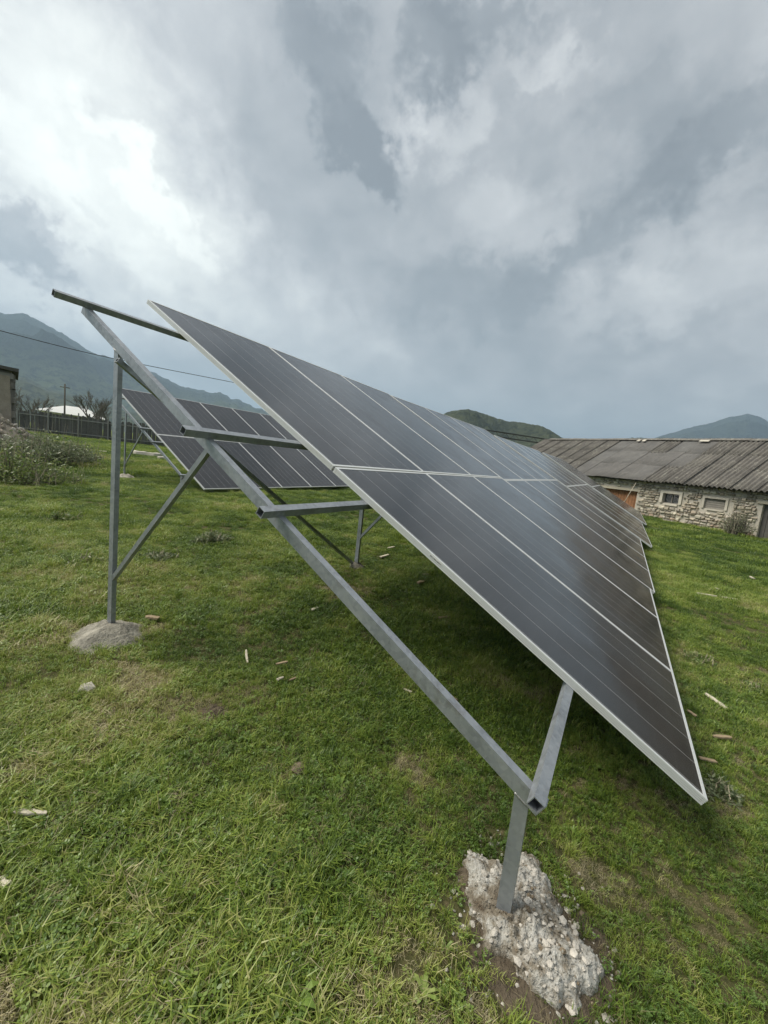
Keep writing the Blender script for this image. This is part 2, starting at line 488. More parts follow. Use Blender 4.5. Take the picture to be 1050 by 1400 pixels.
def hill_f(dark, light, scrub, sc_=.004, top=None):
    def f(w, bs, out):
        p = wpos(w)
        n = w.noise(p, sc_, 8, .62); n2 = w.noise(p, sc_ * 9, 6, .7)
        c = w.ramp(n, [(.35, dark), (.62, light)])
        c = w.mix(w.rng(n2, .50, .57, 0, .9), c, scrub)
        if top:
            sp = w.node('ShaderNodeSeparateXYZ'); w.l.new(p, sp.inputs[0])
            hgt = w.math('MULTIPLY_ADD', w.math('SUBTRACT', n, .5), top[1], sp.outputs[2])
            c = w.mix(w.rng(hgt, top[0] * .75, top[0] * 1.15, 0, .85, True), c, scrub)
        w.l.new(c, bs.inputs['Base Color']); bs.inputs['Roughness'].default_value = 1
        bs.inputs['Specular IOR Level'].default_value = 0
        bump(w, bs, n2, 1.0, 22.0)
    return f
M['mtn_left'] = mat('wooded_mountain_slope', hill_f((.045, .062, .034), (.095, .118, .055), (.016, .024, .016), .006, (190, 260)))
M['mtn_right'] = mat('far_mountain_slope', hill_f((.022, .030, .022), (.040, .050, .032), (.014, .02, .014), .004))
M['hill_green'] = mat('grassy_hill', hill_f((.075, .088, .045), (.115, .128, .066), (.048, .058, .032), .008))
M['bushfar'] = plain('far_scrub', (.05, .06, .03), 1, 0, .3, .05, 0)

# ---------------------------------------------------------------- the setting
def build_ground():
    nr, na = 230, 360
    r = np.concatenate([[0.0], np.geomspace(.12, 9000, nr - 1)])
    a = np.linspace(0, 2 * math.pi, na, endpoint=False)
    Rr, A = np.meshgrid(r, a, indexing='ij')
    X = CAM[0] + Rr * np.cos(A); Y = CAM[1] + Rr * np.sin(A)
    V = np.stack([X, Y, gz(X, Y)], -1).reshape(-1, 3)
    i, j = np.meshgrid(np.arange(nr - 1), np.arange(na), indexing='ij')
    F = np.stack([i * na + j, (i + 1) * na + j, (i + 1) * na + (j + 1) % na, i * na + (j + 1) % na], -1).reshape(-1, 4)
    o = add('ground', np_mesh('ground', V, F, M['ground'], True))
    tag(o, 'rough grazed meadow running flat to the hills', 'ground', kind='structure')
build_ground()

def ridge(name, D, pts, mt, label, depth=.55, amp=.06, seed=0, ext=(-.5, .5), skirt=0.0, na=420, nr=60, bumpy=.012):
    """a mountain whose skyline passes through photo pixels, D metres off"""
    az = []; el = []
    for (u, v) in pts:
        a, e = azel(u, v); az.append(a); el.append(math.tan(e))
    order = np.argsort(az); az = np.array(az)[order]; el = np.array(el)[order]
    a = np.linspace(az[0] + ext[0], az[-1] + ext[1], na)
    prof = np.interp(a, az, el)
    out_l = np.clip((az[0] - a) / max(-ext[0], 1e-6), 0, 1); out_r = np.clip((a - az[-1]) / max(ext[1], 1e-6), 0, 1)
    fall = (1 - out_l ** 1.5) * (1 - out_r ** 1.5)
    prof = prof * fall + (fbm(a * 9, a * 0 + seed, seed, 3) - .5) * .05 * np.minimum(1, (out_l + out_r) * 4) * fall
    prof = prof + (fbm(a * 60, a * 0 + .5, seed + 5, 4) - .5) * bumpy * np.clip(prof * 12, 0, 1)
    s = np.linspace(0, 1, nr)
    rr = D * (1 - depth + 2 * depth * s)
    shape = np.where(s < .5, np.sin(s * math.pi) ** 1.25, np.sin(s * math.pi) ** 1.0)
    Rr, A = np.meshgrid(rr, a, indexing='ij')
    H = np.clip(prof, 0, None)[None, :] * shape[:, None] * D
    X = CAM[0] + Rr * np.cos(A); Y = CAM[1] + Rr * np.sin(A)
    gul = fbm(X * 9 / D, Y * 9 / D, seed + 40, 5, .55) - .5
    side = (1 - np.abs(2 * s - 1))[:, None]
    H = H * (1 + gul * 1.9 * np.clip((1 - side) * 2, 0, 1) * np.clip(side * 4, 0, 1))
    # keep the near slope below the skyline seen from the camera
    lim = np.clip(prof, 0, None)[None, :] * Rr * .97
    H = np.where((s < .47)[:, None], np.minimum(H, lim), H)
    Z = H + CAM[2] * shape[:, None] - 2.0 * (shape[:, None] < .02)
    V = np.stack([X, Y, Z], -1).reshape(-1, 3)
    i, j = np.meshgrid(np.arange(nr - 1), np.arange(na - 1), indexing='ij')
    F = np.stack([i * na + j, (i + 1) * na + j, (i + 1) * na + j + 1, i * na + j + 1], -1).reshape(-1, 4)
    tag(add(name, np_mesh(name, V, F, mt, True)), label, 'mountain' if 'mount' in name else 'hill', kind='structure')

ridge('mountain', 2300, [(-40, 436), (0, 431), (20, 430), (35, 436), (60, 447), (85, 460), (105, 472), (125, 484), (145, 489),
      (165, 497), (205, 511), (235, 524), (262, 533), (285, 539), (300, 537), (315, 545), (350, 557), (400, 578), (470, 600)],
      M['mtn_left'], 'blue-green wooded mountain falling away behind the plank fence', .5, seed=2, ext=(-.35, .5))
ridge('mountain', 1300, [(-40, 505), (0, 506), (60, 530), (130, 553), (200, 566), (300, 584), (420, 606)],
      M['hill_green'], 'lower green foothill in front of the wooded mountain', .45, seed=8, ext=(-.3, .6))
ridge('hill', 650, [(560, 590), (600, 569), (618, 562), (640, 560), (655, 563), (680, 572), (700, 576), (730, 580), (748, 586), (765, 596), (780, 604), (800, 617)],
      M['hill_green'], 'smooth green hill rising behind the barn and the lattice girder', .35, seed=3, ext=(-.02, .25), bumpy=.006)
ridge('hill', 1500, [(790, 612), (830, 604), (870, 599), (905, 598), (940, 601), (1000, 606), (1060, 610)],
      M['hill_green'], 'low green hill just above the barn ridge', .3, seed=5, ext=(-.4, .3), bumpy=.006)
ridge('mountain', 2900, [(830, 612), (880, 604), (905, 599), (940, 590), (980, 580), (1000, 574), (1020, 570), (1035, 574), (1050, 580), (1090, 588), (1150, 592)],
      M['mtn_right'], 'distant blue pointed mountain above the barn roof', .35, seed=6, ext=(-.5, .2), bumpy=.006)

# ---------------------------------------------------------------- racks and panels
TH0 = 0.517
FT, PU, RA_W, RA_D = .035, .038, .038, .052
POX, PO = .029, .046

def slope_frame(x0, dy, dz, th, sl):
    """matrix: local x along the row, y up the slope, z out of the glass"""
    ex = Vector((1, 0, sl)).normalized()
    ey = Vector((0, math.cos(th), math.sin(th)))
    ez = ex.cross(ey).normalized(); ey = ez.cross(ex).normalized()
    mm = Matrix.Identity(4)
    for i in range(3):
        mm[i][0], mm[i][1], mm[i][2] = ex[i], ey[i], ez[i]
    mm[0][3], mm[1][3], mm[2][3] = x0 * K, dy * K, (dz + Z0) * K
    return mm

def tube_between(a, b, w, h, side, wall=.0028):
    """hollow rectangular tube from a to b; w is measured along 'side'"""
    a = Vector(a); b = Vector(b); t = (b - a).normalized()
    s = Vector(side); s = (s - t * s.dot(t)).normalized(); n = t.cross(s)
    mb = MB(); V = []
    for p in (a, b):
        for (ww, hh) in ((w / 2, h / 2), (w / 2 - wall, h / 2 - wall)):
            for (i, j) in ((-1, -1), (1, -1), (1, 1), (-1, 1)):
                V.append(p + s * ww * i + n * hh * j)
    F = []
    for k in range(4):
        q = (k + 1) % 4
        F.append((k, q, 8 + q, 8 + k)); F.append((4 + q, 4 + k, 12 + k, 12 + q))
        F.append((q, k, 4 + k, 4 + q)); F.append((8 + k, 8 + q, 12 + q, 12 + k))
    mb.poly(V, F)
    return mb

# one panel, shared meshes
def panel_meshes():
    fr = MB(); lip = .015; prof = .0016
    def rail(x0, y0, x1, y1):
        # box with two shallow grooves in the outer wall: four stacked ribs
        zs = [(-FT, -.0270), (-.0245, -.0190), (-.0165, -.0110), (-.0085, 0.0)]
        for (za, zb) in zs:
            fr.box(((x0 + x1) / 2, (y0 + y1) / 2, (za + zb) / 2), (x1 - x0, y1 - y0, zb - za))
        s = .0035
        fr.box(((x0 + x1) / 2, (y0 + y1) / 2, -FT / 2), (x1 - x0 - 2 * s, y1 - y0 - 2 * s, FT - .004))
    rail(0, 0, PW, lip); rail(0, PL - lip, PW, PL)
    rail(0, lip + .0004, lip, PL - lip - .0004); rail(PW - lip, lip + .0004, PW, PL - lip - .0004)
    gl = MB(); gl.box((PW / 2, PL / 2, -.0045), (PW - 2 * lip, PL - 2 * lip, .005))
    bk = MB(); bk.box((PW / 2, PL / 2, -.0115), (PW - 2 * lip, PL - 2 * lip, .004))
    jb = MB(); jb.box((PW / 2, PL * .5, -.022), (.09, .06, .016))
    return (fr.mesh('frame', M['alu']), gl.mesh('glass', M['cells']), bk.mesh('backsheet', M['back']), jb.mesh('junction_box', M['black']))
PM = panel_meshes()
ORD = ['first', 'second', 'third', 'fourth', 'fifth', 'sixth']

def panel(mw, label, group):
    o = empty('solar_panel', mat4=mw)
    tag(o, label, 'solar panel', group)
    for n, me in zip(('frame', 'glass', 'backsheet', 'junction_box'), PM): add(n, me, o)
    return o

def footing(x, y, top, r, label, group=None, seed=0, mt='concrete', sq=(1, 1), rough=.35):
    """low uneven concrete mound round the foot of a post, rim sunk into the soil"""
    zb = float(gz(x, y)) - .05
    n_r, n_a = 9, 26
    mb = MB(); V = []; Fc = []
    for i in range(n_r):
        s = i / (n_r - 1)
        for k in range(n_a):
            a = 2 * math.pi * k / n_a
            wob = 1 + rough * (float(fbm(math.cos(a) * 1.5 + 5 + seed, math.sin(a) * 1.5 + seed, seed, 3)) - .5) * 2
            rr = r * s * wob
            px, py = rr * math.cos(a) * sq[0], rr * math.sin(a) * sq[1]
            h = (top - zb) * (1 - s ** 2.2) + .07 * (float(fbm(px * 16 + seed * 3, py * 16, seed + 2, 3)) - .5) * (1 if s < 1 else 0)
            V.append((px, py, h))
    for i in range(n_r - 1):
        for k in range(n_a):
            q = (k + 1) % n_a
            Fc.append((i * n_a + k, i * n_a + q, (i + 1) * n_a + q, (i + 1) * n_a + k)[::-1])
    mb.poly(V, Fc)
    o = empty('concrete_footing', (x, y, zb))
    tag(o, label, 'footing', group)
    add('mound', mb.mesh('mound', M[mt], True), o)
    return o

_lo = at_x(150, 789, -.545 * K); _hi = at_x(281, 634, -.59 * K)
BR_Z = _lo.z / K; BR_S = _hi.y / K / math.cos(TH0) - .12 * math.tan(TH0) / K
def rack(key, x0, dy, dz, th, sl, npan, trestles, xend, label, xstart=None, purl=(3.596, 2.29, 1.751, .542), gname=''):
    mw = slope_frame(x0, dy, dz, th, sl)
    fr = empty('mounting_frame', mat4=Matrix.Translation(mw @ Vector((0, 0, 0))))
    off = fr.matrix_world.translation.copy()
    tag(fr, label, 'solar rack')
    def W3(xu, s, n):           # row metres, slope metres, normal metres -> world relative to the frame
        return (mw @ Vector((xu, s, n))) - off
    def tube(name, a, b, w, h, side):
        return add(name, tube_between(a, b, w, h, side).mesh(name, M['steel']), fr)
    xs0 = (-.70 - 0.0) * K if xstart is None else xstart
    nP = -FT - PU / 2 - .0015
    for s in purl:
        tube('purlin', W3(xs0, s * K, nP), W3(xend, s * K, nP), PU, PU, mw.to_3x3() @ Vector((0, 1, 0)))
    nR = -FT - PU - RA_D / 2 - .002
    foots = []
    for xt in trestles:
        xl = xt * K
        sk = .031 if key == 'near' and xt < 0 else 0.0      # the free trestle stands slightly askew
        def XS(s): return xl + sk * (s - .53 * K)
        a = W3(XS(.505 * K), .505 * K, nR); b = W3(XS(3.62 * K), 3.62 * K, nR)
        tube('rafter', a, b, RA_W, RA_D, Vector((1, 0, 0)))
        nb = nR - RA_D / 2
        for s in purl:              # weld beads either side of the rafter under each purlin
            for sg in (-1, 1):
                wb = MB(); q0 = W3(XS(s * K) + sg * (RA_W / 2 + .001), s * K - PU * .48, nR + RA_D / 2); q1 = W3(XS(s * K) + sg * (RA_W / 2 + .001), s * K + PU * .48, nR + RA_D / 2)
                wb.ringtube([q0.lerp(q1, t / 6) for t in range(7)], [random.uniform(.0028, .0052) for _ in range(7)], 6)
                add('weld', wb.mesh('weld', M['weld'], True), fr)
        for (yy, nm) in ((.536, 'f'), (2.81 if sk else 2.684, 'r')):
            # top of the post meets the underside of the rafter
            yw = yy * K
            s = (yw + nb * math.sin(th)) / math.cos(th)
            top = W3(XS(s), s, nb)
            g = float(gz(top.x + off.x, top.y + off.y))
            p0 = Vector((top.x, top.y, g - .25 - off.z))
            tube('post', p0, top + Vector((0, 0, .012)), POX, PO, Vector((1, 0, 0)))
            wb = MB(); yv = Vector((0, PO / 2, PO / 2 * math.tan(th))); xo = Vector((-POX / 2 - .001, 0, 0))
            wb.ringtube([top + xo + yv * (t / 3 - 1) for t in range(7)], [random.uniform(.003, .006) for _ in range(7)], 6)
            add('weld', wb.mesh('weld', M['weld'], True), fr)
            foots.append((xt, nm, top.x + off.x, top.y + off.y, g))
            if nm == 'r':
                xb = -(RA_W / 2 + .022) * 0
                lo = Vector((top.x, top.y - PO / 2 + .012, BR_Z * K + dz * K - off.z))
                hi = W3(XS(BR_S * K), BR_S * K, nb + .014)
                tube('brace', lo, hi, .026, .028, Vector((1, 0, 0)))
    if key == 'near':
        # long diagonal in the plane of the rear posts
        lo = at_y(489, 776, 2.684 * K + .05) - off; hi = at_y(160, 492, 2.684 * K + .05) - off
        tube('diagonal_brace', hi, lo, .028, .030, Vector((0, 1, 0)))
    for row in range(2):
        for i in range(npan):
            s0 = row * (PL + GAPY)
            pm = mw @ Matrix.Translation((i * (PW + GAP), s0, 0))
            panel(pm, '%s-tier dark solar panel, %s from the %s' % ('upper' if row else 'lower', ORD[i], gname), 'solar panels on the racks')
    return foots, mw

WU = 1.154
near_feet, near_m = rack('near', 0, 0, 0, TH0, 0.0, 3, (-.627, 1.775), 3.44 * K,
     'grey steel rack whose bare purlin ends and trestle stand free of panels', gname='bare beam ends of the near rack')
f2, _ = rack('t2', 3.47, -.045, -.028, .519, .012, 4, (.75, 3.6), 4.58 * K, 'steel rack second along the long row, almost level with the first',
     xstart=.01, gname='start of the second rack in the long row')
f3, _ = rack('t3', 8.11, -.272, -.085, .519, .010, 5, (.6, 2.9, 5.1), 5.74 * K, 'steel rack third along the long row, set forward of the second',
     xstart=.01, gname='start of the third rack in the long row')
f4, _ = rack('t4', 13.93, -.425, -.085, .523, .009, 5, (.6, 2.9, 5.1), 5.74 * K, 'steel rack at the barn end of the long row',
     xstart=.01, gname='start of the rack nearest the stone barn')
fb, back_m = rack('back', 3.90, 7.98, .045, .535, .012, 6, (-.17, 2.62, 5.36), 6.9 * K,
     'steel rack of the back row, standing before the plank fence', xstart=-.25 * K, gname='open end of the back-row rack')

# sticker on the near panel's frame
pn = [o for o in COL.objects if o.name.startswith('solar_panel') and 'lower-tier dark solar panel, first from the bare' in o['label']][0]
mb = MB(); mb.box((-.0008, PL * .640, -.0135), (.001, .085, .010))
add('sticker', mb.mesh('sticker', M['whiteroof']), pn)
mb = MB()
for k in range(9): mb.box((-.0016, PL * .640 - .034 + k * .0085, -.0135), (.0005, .003 + .002 * (k % 3), .005))
add('print', mb.mesh('print', M['black']), [c for c in pn.children if c.name.startswith('sticker')][0])

# footings
def post_foot(feet, xt, nm): return [f for f in feet if f[0] == xt and f[1] == nm][0]
_, _, fx, fy, fg = post_foot(near_feet, -.627, 'r')
footing(fx - .03, fy - .03, .165, .26, 'large pale domed concrete footing of the tall rear post', seed=4)
_, _, x_, y_, g_ = post_foot(near_feet, 1.775, 'r')
footing(x_, y_, g_ + .05, .16, 'small grey footing where the long diagonal brace meets the rear post', seed=9)
_, _, x_, y_, g_ = post_foot(fb, -.17, 'r')
footing(x_, y_, g_ + .12, .30, 'pale footing of the back rack\'s tall open-end post', seed=12)
q = 20
for (feet, nm) in ((near_feet, 'near rack'), (f2, 'second rack in the long row'), (f3, 'third rack in the long row'), (f4, 'rack nearest the barn'), (fb, 'back-row rack')):
    for j, xt in enumerate(sorted({f[0] for f in feet})):
        for f in feet:
            if f[0] != xt or (nm == 'near rack' and (xt < 0 or f[1] == 'r')) or (nm == 'back-row rack' and xt < 0 and f[1] == 'r'): continue
            q += 1
            footing(f[2], f[3], f[4] + .06, .20, 'low footing of the %s post, %s trestle of the %s' % ('front' if f[1] == 'f' else 'rear', ORD[j], nm), 'footings beneath the panels', seed=q)

# near front footing: crumbled mortar, stones, soil
_, _, x_, y_, g_ = post_foot(near_feet, -.627, 'f')
MX, MY = x_ + .045, y_ - .045
def mound_h(px, py):
    """height of the front footing over the ground, px py from its middle"""
    # long axis from the post towards the picture's lower right
    a = math.radians(-128)
    lx = px * math.cos(a) + py * math.sin(a); ly = -px * math.sin(a) + py * math.cos(a)
    d = np.hypot(lx / .235, ly / .170)
    n = fbm(px * 9 + 3, py * 9 + 7, 61, 4) - .5
    d = d + n * 1.25
    h = .062 * np.clip(1 - d ** 2, 0, 1) ** .7 + ((fbm(px * 24, py * 24, 71, 3) - .5) * .040 + (fbm(px * 75, py * 75, 73, 2) - .5) * .026) * np.clip(1.25 - d, 0, 1)
    return h
def front_footing():
    o = empty('concrete_footing', (MX, MY, g_))
    tag(o, 'crumbled whitish mortar footing with loose stones at the short front post', 'footing')
    n = 170; ext = .36
    gx = np.linspace(-ext, ext, n); X, Y = np.meshgrid(gx, gx, indexing='ij')
    H = mound_h(X, Y); Zg = gz(MX + X, MY + Y) - g_
    Z = Zg + np.where(H > .008, H, -.012 + H)
    V = np.stack([X, Y, Z], -1).reshape(-1, 3)
    i, j = np.meshgrid(np.arange(n - 1), np.arange(n - 1), indexing='ij')
    F = np.stack([i * n + j, (i + 1) * n + j, (i + 1) * n + j + 1, i * n + j + 1], -1).reshape(-1, 4)
    Hc = H.reshape(-1)[F].max(1); F = F[Hc > .004]
    add('mound', np_mesh('mound', V, F, M['mortar'], True), o)
    def rock(r, seed):
        mb = MB(); V = []; rr = random.Random(seed)
        t = (1 + 5 ** .5) / 2
        ico = [(-1, t, 0), (1, t, 0), (-1, -t, 0), (1, -t, 0), (0, -1, t), (0, 1, t), (0, -1, -t), (0, 1, -t), (t, 0, -1), (t, 0, 1), (-t, 0, -1), (-t, 0, 1)]
        fc = [(0, 11, 5), (0, 5, 1), (0, 1, 7), (0, 7, 10), (0, 10, 11), (1, 5, 9), (5, 11, 4), (11, 10, 2), (10, 7, 6), (7, 1, 8), (3, 9, 4), (3, 4, 2), (3, 2, 6), (3, 6, 8), (3, 8, 9), (4, 9, 5), (2, 4, 11), (6, 2, 10), (8, 6, 7), (9, 8, 1)]
        for p in ico:
            q = Vector(p).normalized() * r * rr.uniform(.65, 1.15)
            V.append((q.x * 1.15, q.y, q.z * .7))
        mb.poly(V, fc); return mb
    shapes = [rock(1, 100 + k).mesh('stone', M['stone']) for k in range(7)]
    shapes_b = [rock(1, 200 + k).mesh('stone', M['brownstone']) for k in range(3)]
    k = 0; tries = 0
    while k < 240 and tries < 6000:
        tries += 1
        px, py = random.gauss(0, .13), random.gauss(0, .13)
        px += -.03; py += -.04
        if math.hypot(px + .045, py - .045) < .06 or abs(px) > .34 or abs(py) > .34: continue
        h = float(mound_h(np.array(px), np.array(py)))
        if h > .055 and random.random() < .35: continue
        r = random.choice([.004, .005, .006, .007, .009, .012]) * random.uniform(.8, 1.25)
        z = float(gz(MX + px, MY + py)) - g_ + max(h, -.005) + r * .2
        mm = Matrix.Translation((px, py, z)) @ Matrix.Rotation(random.uniform(0, 6.3), 4, 'Z') @ Matrix.Rotation(random.uniform(-.5, .5), 4, 'X') @ Matrix.Scale(r, 4)
        add('stone', random.choice(shapes if random.random() < .85 else shapes_b), o, mm); k += 1
    # crumbs
    mb = MB()
    for q in range(1100):
        px, py = random.gauss(-.03, .13), random.gauss(-.05, .13)
        if abs(px) > .35 or abs(py) > .35: continue
        h = max(0, float(mound_h(np.array(px), np.array(py))))
        s = random.uniform(.0012, .0050) * random.choice([.6, .8, 1, 1.3])
        rot = Matrix.Rotation(random.uniform(0, 6.3), 3, Vector((random.random(), random.random(), random.random() + .1)).normalized())
        mb.box((px, py, float(gz(MX + px, MY + py)) - g_ + h + s * .3), (s * 1.6, s * 1.2, s), 0, rot)
    tag(add('crumbs', mb.mesh('crumbs', M['mortar']), o), kind='stuff')
    return shapes
ROCKS = front_footing()

def soil_patch(u, v, ru, seed, label, sq=1.0, rot=0):
    P = gp(u, v); n_r, n_a = 30, 90; V = []; Fc = []
    for i in range(n_r):
        s = i / (n_r - 1)
        for k in range(n_a):
            a = 2 * math.pi * k / n_a
            rr = ru * s * (1 + 1.0 * (float(fbm(math.cos(a) * 2 + seed, math.sin(a) * 2 + 9, seed, 3)) - .5))
            lx, ly = rr * math.cos(a), rr * math.sin(a) * sq
            px = P.x + lx * math.cos(rot) - ly * math.sin(rot); py = P.y + lx * math.sin(rot) + ly * math.cos(rot)
            z = float(gz(px, py)) + .010 * (1 - s) + .002 + .036 * (float(fbm(px * 34, py * 34, 5, 4, .6)) - .5) * (1 - s * s) - .012 * s ** 3
            V.append((px, py, z))
    for i in range(n_r - 1):
        for k in range(n_a):
            q = (k + 1) % n_a
            Fc.append((i * n_a + k, (i + 1) * n_a + k, (i + 1) * n_a + q, i * n_a + q))
    mb = MB(); mb.poly(V, Fc)
    tag(add('soil_patch', mb.mesh('soil_patch', M['soil'], True)), label, 'soil', kind='structure')
    return (P.x, P.y, ru)
SOIL = [soil_patch(738, 1312, .37, 3, 'dug brown soil round the front footing', .72, -.75),
        soil_patch(294, 972, .075, 5, 'small bare dark soil spot in the grass'),
        soil_patch(655, 1215, .11, 7, 'bare soil beside the crumbled mortar')]

# ---------------------------------------------------------------- the stone barn
BN = np.array([math.cos(math.radians(-35)), math.sin(math.radians(-35)), 0.0])
BT = np.array([-BN[1], BN[0], 0.0])
BD = 22.2
def barn_px(u, v, dv=0.0):
    d = ray(u, v); P = CAM + d * (BD + dv) / (d @ BN)
    return float((P - CAM) @ BT), float(P[2])
EAVE_Z = 1.80; HALF = 4.2; RIDGE_Z = 4.40
U0, U1 = -8.0, 24.6                       # wall ends
barn_m = Matrix.Identity(4)
for i in range(3):
    barn_m[i][0], barn_m[i][1], barn_m[i][2] = BT[i], -BN[i], 0
barn_m[2][2] = 1
# local: x along the wall (to the left), y towards the camera, z up; origin on the wall line
bo = CAM + BN * BD
barn_m[0][3], barn_m[1][3], barn_m[2][3] = bo[0], bo[1], 0.0
def build_barn():
    b = empty('stone_barn', mat4=barn_m)
    tag(b, 'long low rubble-stone barn under an old corrugated roof', 'barn')
    zb = -.75; top = EAVE_Z + .12
    # openings in the camera-side wall: (u0,u1,z0,z1)
    def rect(pts):
        q = [barn_px(*p) for p in pts]; us = [k[0] for k in q]; zs = [k[1] for k in q]
        return min(us), max(us), min(zs), max(zs)
    win = rect([(907, 675), (927, 690)]); win = (win[0], win[1], win[2], win[2] + .50)
    bwin = rect([(964, 682), (990, 698)]); bwin = (bwin[0], bwin[1], bwin[2], bwin[2] + .48)
    d1 = rect([(836, 668), (868, 690)]); d1 = (d1[0], d1[1] + .5, -.55, d1[3])
    d2u = barn_px(1043, 690)[0]; d2 = (d2u - .9, d2u, -.75, barn_px(1043, 689)[1])
    ops = [win, bwin, d1, d2]
    # core wall with holes: strips between openings
    core = MB(); ft = .05
    us = sorted({U0, U1, *[q for o in ops for q in o[:2]]})
    def slab(u0, u1, z0, z1, mbx=core, y0=-.45, y1=-.03):
        if u1 - u0 > .01 and z1 - z0 > .01:
            mbx.box(((u0 + u1) / 2, (y0 + y1) / 2, (z0 + z1) / 2), (u1 - u0, y1 - y0, z1 - z0))
    for a, c in zip(us[:-1], us[1:]):
        o = [q for q in ops if q[0] <= a + 1e-6 and q[1] >= c - 1e-6]
        if o: slab(a, c, zb, o[0][2]); slab(a, c, o[0][3], top)
        else: slab(a, c, zb, top)
    slab(U0, U1, zb, top, y0=-2 * HALF, y1=-2 * HALF + .4)
    add('wall', core.mesh('wall', M['plaster']), b)
    # gables
    for uu in (U0 + .2, U1 - .2):
        g = MB(); yA, yB, yM = -.46, -2 * HALF + .41, -HALF
        V = [];
        for x in (uu - .2, uu + .2): V += [(x, yA, zb), (x, yB, zb), (x, yB, top - .02), (x, yM, RIDGE_Z - .1), (x, yA, top - .02)]
        g.poly(V, [(0, 1, 2, 3, 4), (9, 8, 7, 6, 5)] + [(i, 5 + i, 5 + (i + 1) % 5, (i + 1) % 5) for i in range(5)])
        add('gable_wall', g.mesh('gable_wall', M['plaster']), b)
    # facing stones
    st = MB(); tones = []
    r = random.Random(5)
    z = zb
    while z < top - .06:
        h = r.uniform(.07, .16)
        u = U0 - r.uniform(0, .3)
        while u < U1:
            L = r.uniform(.09, .30)
            uu0, uu1 = u + .007, u + L - .007
            z0 = z + r.uniform(0, .03); z1 = z + h - .018 + r.uniform(-.02, .02)
            z1 = min(z1, top - .02)
            clash = any(uu1 > o[0] - .16 and uu0 < o[1] + .16 and z1 > o[2] - .12 and z0 < o[3] + .14 for o in ops[:2]) or \
                any(uu1 > o[0] - .02 and uu0 < o[1] + .02 and z1 > o[2] and z0 < o[3] + .16 for o in ops[2:])
            if not clash and r.random() < .96 and z1 - z0 > .04:
                pr = r.uniform(.015, .075); i1 = r.uniform(.012, .03)
                j = lambda s=.022: r.uniform(-s, s)
                V = [(uu0 + j(), -.04, z0 + j()), (uu1 + j(), -.04, z0 + j()), (uu1 + j(), -.04, z1 + j()), (uu0 + j(), -.04, z1 + j()),
                     (uu0 + i1 + j(), pr + j(.01), z0 + i1 + j()), (uu1 - i1 + j(), pr + j(.01), z0 + i1 + j()), (uu1 - i1 + j(), pr + j(.01), z1 - i1 + j()), (uu0 + i1 + j(), pr + j(.01), z1 - i1 + j())]
                n0 = len(st.f)
                st.poly(V, [(4, 7, 6, 5), (0, 4, 5, 1), (1, 5, 6, 2), (2, 6, 7, 3), (3, 7, 4, 0)])
                t = r.choice([(.40, .35, .27), (.30, .26, .20), (.46, .42, .33), (.36, .30, .23), (.27, .24, .19), (.52, .48, .39), (.36, .32, .27)])
                kf = r.uniform(.9, 1.3); t = tuple(q * kf for q in t)
                if z < zb + .75 and r.random() < .35: kf = r.uniform(.8, 1.1); t = (.42 * kf, .32 * kf, .24 * kf)
                tones += [t] * (len(st.f) - n0)
            u += L
        z += h
    me = st.mesh('facing_stones', M['masonry'])
    ca = me.color_attributes.new('tone', 'FLOAT_COLOR', 'CORNER')
    arr = np.ones((len(me.loops), 4), np.float32)
    lt = np.empty(len(me.polygons), np.int32); me.polygons.foreach_get('loop_total', lt)
    arr[:, :3] = np.repeat(np.array(tones, np.float32), lt, 0)
    ca.data.foreach_set('color', arr.ravel())
    tag(add('facing_stones', me, b), kind='stuff')
    # window
    def surround(o, w, parent, t=.05):
        s = MB()
        s.box(((o[0] + o[1]) / 2, .012, o[3] + w / 2), (o[1] - o[0] + 2 * w, t, w))
        s.box(((o[0] + o[1]) / 2 - .05, .012, o[2] - w * .4), ((o[1] - o[0]) * .8, t, w * .8))
        s.box((o[0] - w / 2, .010, (o[2] + o[3]) / 2), (w, t, o[3] - o[2] - .002)); s.box((o[1] + w / 2, .010, (o[2] + o[3]) / 2), (w, t, o[3] - o[2] - .002))
        return add('plaster_surround', s.mesh('plaster_surround', M['plaster']), parent)
    w_ = add('window', (lambda s: s.mesh('window', M['pane']))((lambda s: (s.box(((win[0] + win[1]) / 2, -.17, (win[2] + win[3]) / 2), (win[1] - win[0], .02, win[3] - win[2])), s)[1])(MB())), b)
    surround(win, .13, w_)
    fr = MB(); t = .045
    uc, zc = (win[0] + win[1]) / 2, (win[2] + win[3]) / 2
    fr.box((uc, -.14, win[3] - t / 2), (win[1] - win[0], .05, t)); fr.box((uc, -.14, win[2] + t / 2), (win[1] - win[0], .05, t))
    for x in (win[0] + t / 2, win[1] - t / 2): fr.box((x, -.138, zc), (t, .05, win[3] - win[2] - 2 * t - .002))
    fr.box((uc, -.136, zc), (.03, .04, win[3] - win[2] - 2 * t - .002))
    add('window_frame', fr.mesh('window_frame', M['board']), w_)
    # boarded window
    bw = add('boarded_window', (lambda s: (s.box(((bwin[0] + bwin[1]) / 2, -.2, (bwin[2] + bwin[3]) / 2), (bwin[1] - bwin[0], .04, bwin[3] - bwin[2])), s.mesh('boarded_window', M['darkwood']))[1])(MB()), b)
    surround((bwin[0], bwin[1], bwin[2], bwin[3]), .10, bw, .03)
    nb = 5; hh = (bwin[3] - bwin[2]) / nb
    pb = MB(); pb.box((0, 0, 0), (bwin[1] - bwin[0] - .01, .03, hh - .012)); pbm = pb.mesh('plank', M['board'])
